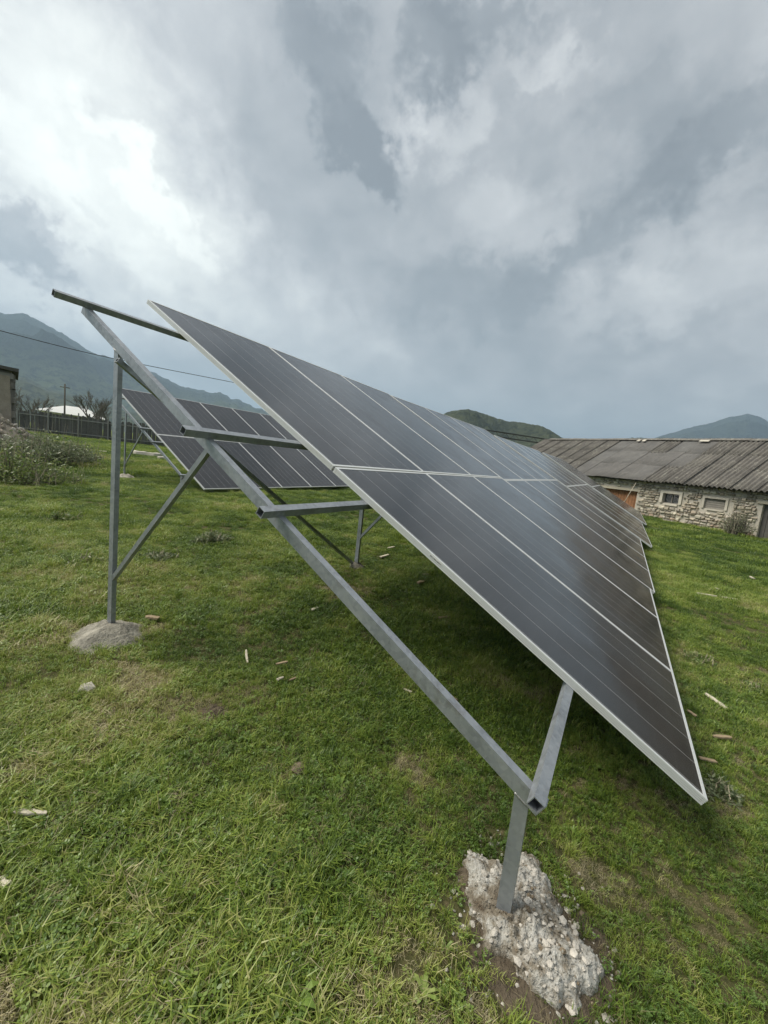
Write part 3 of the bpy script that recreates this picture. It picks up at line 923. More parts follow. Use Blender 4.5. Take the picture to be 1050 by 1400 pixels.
    for k in range(nb):
        add('plank', pbm, bw, Matrix.Translation(((bwin[0] + bwin[1]) / 2, -.09 + random.uniform(-.01, .01), bwin[2] + hh * (k + .5))) @ Matrix.Rotation(random.uniform(-.02, .02), 4, 'Y'))
    # board doors
    for o in (d1, d2):
        dd = MB(); dd.box(((o[0] + o[1]) / 2, -.30, (o[2] + o[3]) / 2), (o[1] - o[0], .03, o[3] - o[2]))
        d_ = add('board_door', dd.mesh('board_door', M['darkwood']), b)
        n = max(4, int((o[1] - o[0]) / .16)); pw = (o[1] - o[0]) / n
        pk = MB(); pk.box((0, 0, 0), (pw - .018, .03, o[3] - o[2] - .02)); pkm = pk.mesh('plank', M['rustboard'] if o is d1 else M['darkwood'])
        for k in range(n):
            add('plank', pkm, d_, Matrix.Translation((o[0] + pw * (k + .5), -.20 + random.uniform(-.015, .015), (o[2] + o[3]) / 2)))
        li = MB(); li.box(((o[0] + o[1]) / 2, -.02, o[3] + .07), (o[1] - o[0] + .4, .12, .13))
        add('lintel', li.mesh('lintel', M['palewood']), d_)
    # wall plate under the eave
    pl = MB(); pl.box(((U0 + U1) / 2, .10, EAVE_Z - .02), (U1 - U0, .05, .10))
    add('eave_board', pl.mesh('eave_board', M['darkwood']), b)
    # roof: corrugated sheets, each its own piece
    rf = empty('roof'); rf.parent = b
    oh = .35
    run = HALF + oh; z_e = EAVE_Z + .02
    rise = RIDGE_Z - z_e
    SL = math.hypot(run, rise); ang = math.atan2(rise, run)
    nrow = 3; rowL = SL / nrow
    cw = .98; ncol = int((U1 - U0 + .8) / cw) + 1
    waves = 5; seg = waves * 6
    def sheet(flat):
        V = []; Fc = []; L = rowL + .14
        for k in range(seg + 1):
            x = (cw + .05) * k / seg
            zz = .048 * math.cos(2 * math.pi * k / 6) if not flat else .004 * math.cos(2 * math.pi * k / 11)
            for y in (0, L * .5, L):
                for t in (0, -.009): V.append((x, y, zz + t))
        for k in range(seg):
            a, c = k * 6, (k + 1) * 6
            for s_ in range(2):
                Fc.append((a + 2 * s_, c + 2 * s_, c + 2 * s_ + 2, a + 2 * s_ + 2))
            Fc.append((a + 1, a, a + 4, a + 5)[::-1] if k == 0 else (a + 1, a + 5, c + 5, c + 1))
            Fc.append((a, a + 1, c + 1, c))
        m_ = MB(); m_.poly(V, Fc)
        return m_.mesh('roof_sheet', M['roofdark'] if flat else M['roof'], True)
    S0, S1 = sheet(False), sheet(True)
    uf0 = barn_px(960, 650)[0]; uf1 = barn_px(825, 640)[0]
    rr = random.Random(9)
    for side in (1, -1):
        for c in range(ncol):
            for q in range(nrow):
                uL = U0 - .4 + c * cw
                skew = (nrow - 1 - q) * .0
                flat = side == 1 and uf0 - q * .6 + 2 < uL < uf1 + 1.2 and rr.random() < .9
                # local frame: sheet x along wall, y up the slope
                if side == 1:
                    base = Vector((uL, oh, z_e)); ex = Vector((1, 0, 0)); ey = Vector((0, -math.cos(ang), math.sin(ang)))
                else:
                    base = Vector((uL, -2 * HALF - oh, z_e)); ex = Vector((1, 0, 0)); ey = Vector((0, math.cos(ang), math.sin(ang)))
                ez = Vector((0, side * math.sin(ang), math.cos(ang)))
                mm = Matrix.Identity(4)
                for i in range(3): mm[i][0], mm[i][1], mm[i][2] = ex[i], ey[i], ez[i]
                pos = base + ey * (q * rowL - .07 + rr.uniform(-.03, .03)) + ez * (.012 * q + rr.uniform(0, .022) + (c % 2) * .008)
                mm = Matrix.Translation(pos) @ mm @ Matrix.Rotation(rr.uniform(-.006, .006), 4, 'Z') @ Matrix.Rotation(rr.uniform(-.008, .004) + .010, 4, 'X')
                add('roof_sheet', S1 if flat else S0, rf, mm)
    # ridge caps
    cap = MB()
    for s_ in (1, -1):
        cap.box((0, s_ * .11, -.05), (1.16, .26, .018), 0, Matrix.Rotation(-s_ * ang, 3, 'X'))
    cm = cap.mesh('ridge_cap', M['roof'])
    for c in range(int((U1 - U0) / 1.12) + 1):
        if rr.random() < .94:
            add('ridge_cap', cm, rf, Matrix.Translation((U0 + c * 1.12 + .3, -HALF, RIDGE_Z + .135 + rr.uniform(-.01, .01))) @ Matrix.Rotation(rr.uniform(-.02, .02), 4, 'Y'))
    # verge board at the left gable
    vb = MB(); vb.box((0, 0, 0), (.05, SL + .05, .14)); vbm = vb.mesh('verge_board', M['darkwood'])
    for s_ in (1, -1):
        ey = Vector((0, -s_ * math.cos(ang), math.sin(ang)))
        base = Vector((U1 + .50, oh if s_ == 1 else -2 * HALF - oh, z_e - .03)) + ey * SL / 2
        add('verge_board', vbm, rf, Matrix.Translation(base) @ Matrix.Rotation(-s_ * ang if s_ == 1 else ang, 4, 'X'))
    # pale patches on the ridge
    for (u, v, w) in ((963, 606, .5), (872, 612, .2), (880, 609, .2)):
        d = ray(u, v); uu = float((CAM + d * (BD + HALF - .35) / (d @ BN) - CAM) @ BT)
        s = MB(); s.box((0, 0, 0), (w, .22, .02))
        add('patch', s.mesh('patch', M['plaster']), rf, Matrix.Translation((uu, -HALF + .38, RIDGE_Z - .02)) @ Matrix.Rotation(-ang, 4, 'X'))
    return b
build_barn()

# leaning pale stick on the barn wall
a = barn_px(849, 690, -.6); c = barn_px(874, 661, -.12)
mb = MB()
P0 = barn_m @ Vector((a[0], .7, float(gz(*(barn_m @ Vector((a[0], .7, 0))).to_2d())))); P1 = barn_m @ Vector((c[0], .40, 1.62))
mb.ringtube([P0, (P0 + P1) / 2 + Vector((0, 0, .03)), P1], [.018, .016, .013], 7)
tag(add('leaning_pole', mb.mesh('leaning_pole', M['palewood'], True)), 'thin pale pole leaning against the barn beside the rusty door', 'pole')

# ---------------------------------------------------------------- lattice girder behind the barn
def girder():
    A = azel(640, 582)[0]; B = azel(752, 604)[0]
    D = 40.0
    def P(az, el, d): return Vector((CAM[0] + d * math.cos(az), CAM[1] + d * math.sin(az), CAM[2] + d * math.tan(el)))
    e1 = azel(668, 586); e2 = azel(748, 603)
    p1 = P(e1[0], e1[1], 37.0); p2 = P(e2[0], e2[1], 41.0)
    zt = (p1.z + p2.z) / 2
    dirv = (p2 - p1); dirv.z = 0; Lg = dirv.length; dirv.normalize()
    st = p1 - dirv * 6.0; st.z = zt; Ltot = Lg + 6.0
    o = empty('lattice_girder', (st.x, st.y, float(gz(st.x, st.y))))
    tag(o, 'dark steel lattice girder on posts beyond the panels', 'girder')
    base = Vector(o.location)
    def rel(t, dz): return st + dirv * t + Vector((0, 0, dz)) - base
    side = Vector((-dirv.y, dirv.x, 0))
    hgt = .42
    for dz in (0, -hgt):
        add('chord', tube_between(rel(0, dz), rel(Ltot, dz), .09, .09, side).mesh('chord', M['lattice']), o)
    n = int(Ltot / .5)
    for k in range(n):
        t0, t1 = Ltot * k / n, Ltot * (k + 1) / n
        a_, b_ = (rel(t0, 0), rel(t1, -hgt)) if k % 2 else (rel(t0, -hgt), rel(t1, 0))
        mb = MB(); mb.ringtube([a_, b_], [.018, .018], 5); add('lattice_bar', mb.mesh('lattice_bar', M['lattice']), o)
    for t in (.2, Ltot * .5, Ltot - .2):
        q = rel(t, -hgt - .045); g = float(gz(q.x + base.x, q.y + base.y)) - base.z - .2
        add('post', tube_between(Vector((q.x, q.y, g)), q, .12, .12, side).mesh('post', M['lattice']), o)
girder()

# ---------------------------------------------------------------- left: fence, ruin, far roof, trees, pole and wire
def polar(u, d):
    az = azel(u, 590)[0]
    return Vector((CAM[0] + d * math.cos(az), CAM[1] + d * math.sin(az), 0))
def fence():
    A = polar(-30, 50.0); B = polar(330, 41.0)
    v = B - A; L = v.length; t = v.normalized(); side = Vector((-t.y, t.x, 0))
    o = empty('plank_fence', (A.x, A.y, float(gz(A.x, A.y))))
    tag(o, 'dark weathered plank fence crossing behind the racks', 'fence')
    base = Vector(o.location)
    pk = MB(); H = 1.85
    pk.poly([(-.088, -.012, 0), (.088, -.012, 0), (.088, .012, 0), (-.088, .012, 0), (-.088, -.012, H), (.088, -.012, H), (.088, .012, H), (-.088, .012, H), (0, -.012, H + .06), (0, .012, H + .06)],
            [(0, 3, 2, 1), (0, 1, 5, 8, 4), (2, 3, 7, 9, 6), (1, 2, 6, 5), (3, 0, 4, 7), (5, 6, 9, 8), (7, 4, 8, 9)])
    pmA = pk.mesh('plank', M['fence'])
    r = random.Random(4)
    n = int(L / .175)
    rotz = math.atan2(t.y, t.x)
    for k in range(n):
        p = A + t * (k + .5) * L / n
        g = float(gz(p.x, p.y))
        mm = Matrix.Translation(Vector((p.x, p.y, g - .05)) - base) @ Matrix.Rotation(rotz, 4, 'Z') @ Matrix.Rotation(r.uniform(-.03, .03), 4, 'Y') @ Matrix.Diagonal((r.uniform(.86, 1.03), 1, r.uniform(.93, 1.06), 1))
        add('plank', pmA, o, mm)
    zg = [float(gz(*(A + t * L * q).to_2d())) for q in (0, 1)]
    for h in (.35, 1.55):
        a_ = Vector((A.x, A.y, zg[0] + h)) - base - side * .05; b_ = Vector((B.x, B.y, zg[1] + h)) - base - side * .05
        add('rail', tube_between(a_, b_, .05, .09, side).mesh('rail', M['fencerail']), o)
    for k in range(9):
        p = A + t * L * (k + .3) / 9; g = float(gz(p.x, p.y))
        q = Vector((p.x, p.y, g - .1)) - base - side * .12
        mb = MB(); mb.ringtube([q, q + Vector((0, 0, 2.2))], [.06, .05], 7); add('post', mb.mesh('post', M['fencerail']), o)
fence()

def ruin():
    c = polar(19, 24.0); az = azel(19, 560)[0]
    fwd = Vector((math.cos(az), math.sin(az), 0)); lft = Vector((-fwd.y, fwd.x, 0))
    g = float(gz(c.x, c.y))
    mm = Matrix.Identity(4)
    for i in range(3): mm[i][0], mm[i][1] = lft[i], fwd[i]
    mm[0][3], mm[1][3], mm[2][3] = c.x, c.y, g
    o = empty('ruined_hut', mat4=mm)
    tag(o, 'stained block-walled hut with a sagging dark roof edge beside rubble', 'hut')
    top = CAM[2] + 24 * math.tan(azel(18, 508)[1]) - g
    W_, D_ = 5.0, 4.0
    # block courses, each block its own piece
    cw, chh = .62, .30
    core = MB(); core.box((W_ / 2 + .02, D_ / 2, top / 2 - .15), (W_ - .06, D_ - .06, top + .28))
    add('wall', core.mesh('wall', M['blockwall']), o)
    bm_ = MB(); bm_.box((0, 0, 0), (cw - .02, .10, chh - .02)); bmesh_ = bm_.mesh('block', M['blockwall'])
    bs_ = MB(); bs_.box((0, 0, 0), (.10, cw - .02, chh - .02)); bside = bs_.mesh('block', M['blockwall'])
    r = random.Random(2)
    for i in range(int(top / chh)):
        for k in range(int(W_ / cw) + 1):
            x = (k + .5) * cw - (i % 2) * cw / 2
            if x > .25: add('block', bmesh_, o, Matrix.Translation((x, r.uniform(-.02, .0) - .02, (i + .5) * chh)))
        for k in range(int(D_ / cw)):
            add('block', bside, o, Matrix.Translation((r.uniform(-.012, .006), (k + .55) * cw + (i % 2) * .2, (i + .5) * chh)))
    rf = MB()
    V = [(-.16, -.40, top - .02), (W_ + .3, -.40, top + .30), (W_ + .3, D_ + .4, top + .30), (-.16, D_ + .4, top - .02)]
    V += [(p[0], p[1], p[2] + .13) for p in V]
    rf.poly(V, [(0, 3, 2, 1), (4, 5, 6, 7), (0, 1, 5, 4), (1, 2, 6, 5), (2, 3, 7, 6), (3, 0, 4, 7)])
    add('roof', rf.mesh('roof', M['darkwood']), o)
    rp = MB(); rp.box((W_ / 2 + .05, -.16, top - .22), (W_ + .1, .10, .22))
    add('ring_beam', rp.mesh('ring_beam', M['dirtywall']), o)
    bt = MB()
    V = [(.05, -.06, -.1), (.85, -.06, -.1), (.85, -.42, -.1), (.05, -.42, -.1), (.12, -.05, top * .93), (.72, -.05, top * .93), (.72, -.22, top * .93), (.12, -.22, top * .93)]
    bt.poly(V, [(0, 1, 2, 3), (7, 6, 5, 4), (3, 2, 6, 7), (1, 0, 4, 5), (2, 1, 5, 6), (0, 3, 7, 4)])
    add('pier', bt.mesh('pier', M['rubble']), o)
    # rubble heap
    h = empty('rubble_heap', (c.x, c.y, g))
    tag(h, 'tan heap of broken rubble and stones against the hut', 'rubble')
    mb = MB(); n = 22; V = []; Fc = []
    for i in range(n):
        for j in range(n):
            a_ = -1.4 + 4.2 * i / (n - 1); b_ = -2.6 + 2.8 * j / (n - 1)
            q = max(0, 1 - math.hypot((a_ - .9) / 2.1, (b_ + 1.1) / 1.5))
            z = 1.6 * q ** .8 + .3 * (float(fbm(a_ * 3, b_ * 3, 33, 3)) - .5) * (q > 0) - .15
            w = lft * a_ + fwd * b_
            V.append((w.x, w.y, z))
    for i in range(n - 1):
        for j in range(n - 1): Fc.append((i * n + j, (i + 1) * n + j, (i + 1) * n + j + 1, i * n + j + 1))
    mb.poly(V, Fc); add('heap', mb.mesh('heap', M['rubble'], True), h)
    RUB = []
    for me in ROCKS[:4]:
        c2 = me.copy(); c2.materials[0] = M['rubble']; RUB.append(c2)
    RUB.append(ROCKS[5])
    rr = random.Random(8)
    for k in range(130):
        a_, b_ = rr.uniform(-1.0, 2.4), rr.uniform(-2.3, -.4)
        q = max(0, 1 - math.hypot((a_ - .9) / 2.1, (b_ + 1.1) / 1.5))
        if q < .05: continue
        w = lft * a_ + fwd * b_; s = rr.uniform(.06, .15)
        add('stone', rr.choice(RUB), h, Matrix.Translation((w.x, w.y, 1.6 * q ** .8 - .1)) @ Matrix.Rotation(rr.uniform(0, 6), 4, 'Z') @ Matrix.Rotation(rr.uniform(-1.6, 1.6), 4, 'X') @ Matrix.Rotation(rr.uniform(-1.6, 1.6), 4, 'Y') @ Matrix.Scale(s, 4))
ruin()

def far_house():
    p = polar(96, 64.0); az = azel(96, 560)[0]
    fwd = Vector((math.cos(az), math.sin(az), 0)); rgt = Vector((fwd.y, -fwd.x, 0))
    g = float(gz(p.x, p.y)); mm = Matrix.Identity(4)
    for i in range(3): mm[i][0], mm[i][1] = rgt[i], fwd[i]
    mm[0][3], mm[1][3], mm[2][3] = p.x, p.y, g
    o = empty('low_shed', mat4=mm); tag(o, 'low shed with a bright white roof behind the plank fence', 'shed')
    zt = CAM[2] + 64 * math.tan(azel(96, 566)[1]) - g; zr = CAM[2] + 67 * math.tan(azel(96, 556)[1]) - g
    w = 3.1
    b_ = MB(); b_.box((0, 3.0, (zt - .2) / 2 - .1), (2 * w - .5, 5.0, zt)); add('wall', b_.mesh('wall', M['dirtywall']), o)
    r_ = MB(); V = [(-w - .2, 0, zt), (w + .6, 0, zt - .25), (w - 1.5, 3.2, zr), (-w + 2.6, 3.2, zr), (-w - .2, 6.2, zt), (w + .6, 6.2, zt - .25)]
    V += [(x, y, z + .07) for x, y, z in V]
    r_.poly(V, [(0, 3, 2, 1), (3, 4, 5, 2), (6, 7, 8, 9), (9, 8, 11, 10), (0, 1, 7, 6), (1, 2, 8, 7), (2, 5, 11, 8), (5, 4, 10, 11), (4, 3, 9, 10), (3, 0, 6, 9)])
    add('roof', r_.mesh('roof', M['whiteroof']), o)
    c_ = MB(); c_.box((w - 1.7, 3.4, zr + .02), (.9, .9, .5)); add('roof_box', c_.mesh('roof_box', M['whiteroof']), o)
far_house()

def bare_tree(p, h, seed, label, group, spread=.55):
    r = random.Random(seed)
    o = empty('bare_tree', (p.x, p.y, float(gz(p.x, p.y)) - .05)); tag(o, label, 'tree', group)
    tr = MB(); cr = MB()
    tr.ringtube([(0, 0, 0), (.05, .02, h * .25), (.02, .06, h * .5)], [h * .028, h * .022, h * .014], 7)
    def br(p0, d, L, rad, lev):
        d = d.normalized(); mid = p0 + d * L * .5 + Vector((r.uniform(-1, 1), r.uniform(-1, 1), r.uniform(-.3, .6))) * L * .08
        p1 = p0 + d * L + Vector((0, 0, L * .08))
        cr.ringtube([p0, mid, p1], [rad, rad * .75, rad * .45], 4, False)
        if lev < 4:
            for k in range(r.choice([3, 4, 4])):
                nd = d + Vector((r.uniform(-1, 1), r.uniform(-1, 1), r.uniform(-.3, .8))) * spread * 1.3
                q = p0.lerp(p1, r.uniform(.35, 1)); br(q, nd, L * r.uniform(.5, .72), rad * .55, lev + 1)
    for k in range(6):
        a_ = r.uniform(0, 6.3); br(Vector((.03, .04, h * r.uniform(.2, .5))), Vector((math.cos(a_) * .7, math.sin(a_) * .7, r.uniform(.5, 1.2))), h * .30, h * .013, 1)
    add('trunk', tr.mesh('trunk', M['bark']), o); add('crown', cr.mesh('crown', M['bark']), o)
for k, (u, d, h) in enumerate([(36, 58, 4.2), (52, 60, 3.8), (66, 72, 4.2), (122, 58, 5.0), (132, 62, 5.4), (146, 60, 4.4), (10, 60, 4.5)]):
    bare_tree(polar(u, d), h, 30 + k, ['bare tree behind the fence, close to the hut wall', 'bare tree behind the fence between the hut and the white shed',
        'low bare tree just behind the white shed', 'bare tree at the fence-side end of the white roof', 'tallest bare tree right behind the white roof box',
        'bare tree beyond the white shed, seen past the rear post', 'bare tree directly behind the block-walled hut'][k], 'bare trees behind the fence')

def pole_and_wire():
    # slim pole beside the white roof
    p = polar(88, 58.0); g = float(gz(p.x, p.y)); top = CAM[2] + 58 * math.tan(azel(88, 525)[1])
    o = empty('utility_pole', (p.x, p.y, g)); tag(o, 'slim dark utility pole in front of the white shed roof', 'utility pole')
    mb = MB(); mb.ringtube([(0, 0, -.3), (0, 0, top - g)], [.11, .075], 8); add('post', mb.mesh('post', M['bark'], True), o)
    mb = MB(); mb.box((0, 0, top - g - .35), (.9, .07, .08)); add('crossarm', mb.mesh('crossarm', M['bark']), o)
    # overhead wire between two taller poles outside / behind the racks
    e1 = azel(0, 452); e2 = azel(315, 522)
    def P(u, v, d): a_, e_ = azel(u, v); return Vector((CAM[0] + d * math.cos(a_), CAM[1] + d * math.sin(a_), CAM[2] + d * math.tan(e_)))
    q1 = P(0, 452, 33.0); q2 = P(145, 488, 34.0); q3 = P(315, 522, 37.0)
    # straight continuation both ways
    v1 = q1 - q2; v3 = q3 - q2
    A = q1 + v1 * .9; B = q3 + v3 * .55
    A.z = q1.z + .25; B.z = q3.z + .10
    mb = MB(); pts = []
    ctl = [A, q1, q2, q3, B]
    for s in range(4):
        for k in range(8):
            t = k / 8; p0 = ctl[max(s - 1, 0)]; p1 = ctl[s]; p2 = ctl[s + 1]; p3 = ctl[min(s + 2, 4)]
            pts.append(.5 * ((2 * p1) + (p2 - p0) * t + (2 * p0 - 5 * p1 + 4 * p2 - p3) * t * t + (-p0 + 3 * p1 - 3 * p2 + p3) * t ** 3))
    pts.append(B)
    mb.ringtube(pts, [.022] * len(pts), 5)
    tag(add('overhead_wire', mb.mesh('overhead_wire', M['wire'], True)), 'single dark overhead wire sagging across the mountain', 'wire')
    for q, lab in ((A, 'tall wooden pole carrying the wire beyond the hut'), (B, 'tall wooden pole carrying the wire behind the panels')):
        g = float(gz(q.x, q.y)); o = empty('wire_pole', (q.x, q.y, g)); tag(o, lab, 'utility pole')
        mb = MB(); mb.ringtube([(0, 0, -.4), (0, 0, q.z - g + .05)], [.13, .09], 9); add('post', mb.mesh('post', M['bark'], True), o)
        mb = MB(); mb.ringtube([(0, 0, q.z - g - .12), (0, 0, q.z - g + .02)], [.05, .03], 8); add('insulator', mb.mesh('insulator', M['whiteroof'], True), o)
pole_and_wire()

# ---------------------------------------------------------------- shrubs and weeds
def leafy(name, p, rx, ry, h, nleaf, ntwig, leaf, mt, label, cat, seed, stalks=0, group=None, twigm='bark', lean=(0, 0)):
    r = np.random.default_rng(seed); rr = random.Random(seed)
    o = empty(name, (p.x, p.y, float(gz(p.x, p.y)) - .01)); tag(o, label, cat, group)
    tw = MB(); tips = []
    for k in range(ntwig):
        a_ = rr.uniform(0, 6.3); q = rr.random() ** .5
        x, y = math.cos(a_) * q * rx, math.sin(a_) * q * ry
        z = h * (1 - .65 * q * q) * rr.uniform(.55, 1.08)
        b_ = Vector((x * .25, y * .25, 0)); e_ = Vector((x + lean[0] * z, y + lean[1] * z, z))
        md = b_.lerp(e_, .5) + Vector((rr.uniform(-1, 1), rr.uniform(-1, 1), .5)) * h * .10
        tw.ringtube([b_, md, e_], [.012 * h ** .5, .008 * h ** .5, .003], 4, False); tips.append((b_, md, e_))
    add('stems', tw.mesh('stems', M[twigm]), o)
    # leaves along the twigs
    T = np.array([[*t[0], *t[1], *t[2]] for t in tips])
    pick = r.integers(0, len(T), nleaf); t = r.uniform(.25, 1.05, nleaf)[:, None]
    P = (1 - t) ** 2 * T[pick, 0:3] + 2 * t * (1 - t) * T[pick, 3:6] + t * t * T[pick, 6:9]
    P = P + r.normal(0, .09, (nleaf, 3)) * np.array([rx, ry, h * .6]); P[:, 2] = np.abs(P[:, 2])
    d = r.normal(0, 1, (nleaf, 3)); d /= np.linalg.norm(d, axis=1, keepdims=True)
    e = np.cross(d, r.normal(0, 1, (nleaf, 3))); e /= np.linalg.norm(e, axis=1, keepdims=True)
    L = leaf * r.uniform(.6, 1.4, (nleaf, 1)); Wd = L * .38
    V = np.stack([P, P + d * L * .5 + e * Wd * .5, P + d * L, P + d * L * .5 - e * Wd * .5], 1).reshape(-1, 3)
    F = np.arange(nleaf * 4).reshape(-1, 4)
    tag(add('foliage', np_mesh('foliage', V, F, M[mt]), o), kind='stuff')
    if stalks:
        st = MB()
        for k in range(stalks):
            a_ = rr.uniform(0, 6.3); q = rr.uniform(0, 1); b_ = Vector((math.cos(a_) * rx * q, math.sin(a_) * ry * q, 0))
            e_ = b_ + Vector((rr.uniform(-.3, .3), rr.uniform(-.3, .3), rr.uniform(.7, 1.35))) * h
            st.ringtube([b_, b_.lerp(e_, .5) + Vector((rr.uniform(-.05, .05), 0, 0)), e_], [.006, .004, .002], 4, False)
        add('dry_stalks', st.mesh('dry_stalks', M['drystalk']), o)
leafy('shrub', gp(48, 634), 1.6, 1.1, .95, 6800, 150, .085, 'leafgrey', 'grey-green tangled shrub sprawling in front of the rubble heap', 'shrub', 1, 60)
leafy('shrub', gp(88, 632), 1.1, .9, .75, 3200, 110, .075, 'leafgrey', 'low dark shrub between the fence and the tangled shrub', 'shrub', 2, 20)
leafy('shrub', gp(10, 655), 1.1, .9, .75, 3600, 110, .07, 'leafweed', 'leafy shrub at the foot of the tangled shrub', 'shrub', 3, 40)
leafy('shrub', gp(58, 662), .8, .6, .35, 1600, 60, .06, 'leafweed', 'low weeds with dry pale stalks below the shrubs', 'weeds', 4, 40)
P_ = barn_m @ Vector((barn_px(1022, 728)[0], .9, 0))
leafy('shrub', P_, .9, .7, 1.25, 1500, 170, .06, 'leafgrey', 'twiggy brown shrub against the barn wall', 'shrub', 5, 20)
for k, (u, v, rx, h, n, lab) in enumerate([
        (290, 742, .26, .16, 900, 'pale grey-green weed clump near the cut end of a purlin'),
        (212, 765, .20, .10, 500, 'flat grey-green weed clump beside the brace'),
        (82, 712, .22, .13, 700, 'dark grass tussock below the shrubs'),
        (118, 772, .18, .10, 500, 'dark tussock between the shrubs and the rear post'),
        (955, 905, .17, .09, 900, 'wiry weed clump beside the lower panel edge'),
        (985, 1085, .10, .07, 700, 'silvery weed clump at the lowest panel corner'),
        (1030, 945, .16, .07, 700, 'leafy weed clump beside the white strip'),
        (660, 765, .12, .07, 300, 'dark tuft in the shade under the panels')]):
    leafy('weed_clump', gp(u, v), rx, rx * .8, h, n, 40, .028 if v > 850 else .04, 'leafweed' if k not in (0, 1, 5) else 'leafgrey', lab, 'weeds', 40 + k, 6, twigm='drystalk')

# ---------------------------------------------------------------- loose bits on the grass
def chip(name, u, v, L, Wd, T_, rot, mt, label, cat, seed, tilt=.08, lift=.028, curve=0.0, group=None):
    r = random.Random(seed); p = gp(u, v)
    mb = MB(); n = 7; V = []; Fc = []
    for i in range(n):
        s = i / (n - 1) - .5; w = Wd * r.uniform(.70, 1.1) * (.55 if i in (0, n - 1) and r.random() < .6 else 1); c_ = curve * L * (s * s * 4 - 1) * .25
        for (a_, b_) in ((-1, -1), (1, -1), (1.0, .7), (.2, 1), (-.9, .8)):
            V.append((s * L + r.uniform(-.02, .02) * L, c_ + a_ * w / 2, b_ * T_ / 2 * r.uniform(.8, 1.2)))
    for i in range(n - 1):
        for k in range(5): Fc.append((i * 5 + k, i * 5 + (k + 1) % 5, (i + 1) * 5 + (k + 1) % 5, (i + 1) * 5 + k))
    Fc += [(4, 3, 2, 1, 0), tuple((n - 1) * 5 + k for k in range(5))]
    mb.poly(V, Fc)
    o = add(name, mb.mesh(name, M[mt]))
    o.matrix_world = Matrix.Translation((p.x, p.y, p.z + lift)) @ Matrix.Rotation(rot, 4, 'Z') @ Matrix.Rotation(tilt, 4, 'Y')
    tag(o, label, cat, group)

def along(u0, v0, u1, v1):
    a_, b_ = gp(u0, v0), gp(u1, v1); d = b_ - a_
    return (u0 + u1) / 2, (v0 + v1) / 2, d.length, math.atan2(d.y, d.x)
items = [
    ('wood_stick', (20, 1121, 64, 1126), .018, 'palewood', 'whitish split stick lying in the grass beyond the rubble footing', 'stick'),
    ('wood_chip', (-4, 1212, 10, 1222), .018, 'palewood', 'small pale wood scrap near the whitish stick', 'wood chip'),
    ('wood_chip', (336, 893, 338, 911), .014, 'palewood', 'upright-lying pale chip on the worn grass', 'wood chip'),
    ('wood_chip', (377, 913, 393, 910), .016, 'wood', 'brown chip beside the pale chip on worn grass', 'wood chip'),
    ('wood_chip', (379, 935, 387, 931), .018, 'palewood', 'tiny white chip on the worn grass', 'wood chip'),
    ('wood_chip', (426, 838, 434, 835), .028, 'palewood', 'pair-sized white scrap left of the sloping rafter', 'wood chip'),
    ('plank_scrap', (199, 848, 217, 850), .035, 'wood', 'short plank scrap beside the domed footing', 'wood scrap'),
    ('bark_strip', (607, 944, 624, 964), .022, 'wood', 'curved bark strip in the shade under the panels', 'bark'),
    ('wood_chip', (600, 849, 615, 847), .028, 'wood', 'brown wood chip in the shade under the panels', 'wood chip'),
    ('wood_chip', (571, 802, 584, 793), .05, 'wood', 'bent brown wood scrap under the panels', 'wood chip'),
    ('wood_chip', (575, 789, 586, 787), .03, 'palewood', 'pale flake behind the bent brown scrap', 'wood chip'),
    ('wood_chip', (520, 764, 531, 761), .04, 'palewood', 'white flake near the far rear post', 'wood chip'),
    ('wood_chip', (530, 752, 539, 750), .04, 'palewood', 'smaller white flake near the far rear post', 'wood chip'),
    ('white_strip', (963, 955, 992, 974), .028, 'palewood', 'flat white strip lying beside the lower panel edge', 'strip'),
    ('wood_chip', (974, 1011, 998, 1014), .022, 'wood', 'reddish brown chip beside the lower panel edge', 'wood chip'),
    ('wood_chip', (939, 976, 951, 984), .020, 'wood', 'small orange-brown chip touching the panel shade', 'wood chip'),
    ('wood_chip', (955, 1042, 978, 1047), .020, 'wood', 'brown chip half hidden by the silvery weed clump', 'wood chip'),
    ('dead_branch', (952, 814, 1006, 823), .05, 'palewood', 'bleached dead branch on the open grass before the barn', 'branch'),
    ('wood_chip', (977, 806, 991, 811), .03, 'palewood', 'pale splinter beside the bleached dead branch', 'wood chip'),
    ('wood_chip', (1025, 790, 1031, 793), .04, 'palewood', 'small pale flake on the grass before the barn', 'wood chip'),
    ('wood_chip', (395, 936, 405, 931), .012, 'wood', 'thin dark chip on worn grass', 'wood chip'),
    ('wood_chip', (550, 946, 562, 952), .014, 'palewood', 'pale flake beside the rafter', 'wood chip'),
]
for k, (nm, ln, wd, mt, lab, cat) in enumerate(items):
    u, v, L, rot = along(*ln)
    chip(nm, u, v, max(L, .035), wd * 1.2, wd * .38, rot, mt, lab, cat, 60 + k, tilt=random.uniform(-.06, .1), lift=(.036 if nm in ('wood_stick', 'white_strip', 'dead_branch') else .026) + wd * .08, curve=.5 if nm == 'bark_strip' else random.uniform(-.1, .1))
for k, (u, v, r_, lab, mt) in enumerate([(406, 1053, .034, 'round brown stone sunk in the grass left of the rafter', 1), (120, 944, .045, 'pale flat stone in the grass before the domed footing', 0),
                                     (133, 862, .04, 'pale stone left of the domed footing', 0)]):
    p = gp(u, v); o = add('stone', ROCKS[k + 1].copy()); o.data.materials[0] = M['brownstone'] if mt else M['stone']
    o.matrix_world = Matrix.Translation((p.x, p.y, p.z + r_ * .25)) @ Matrix.Rotation(k * 2, 4, 'Z') @ Matrix.Scale(r_, 4); tag(o, lab, 'stone')
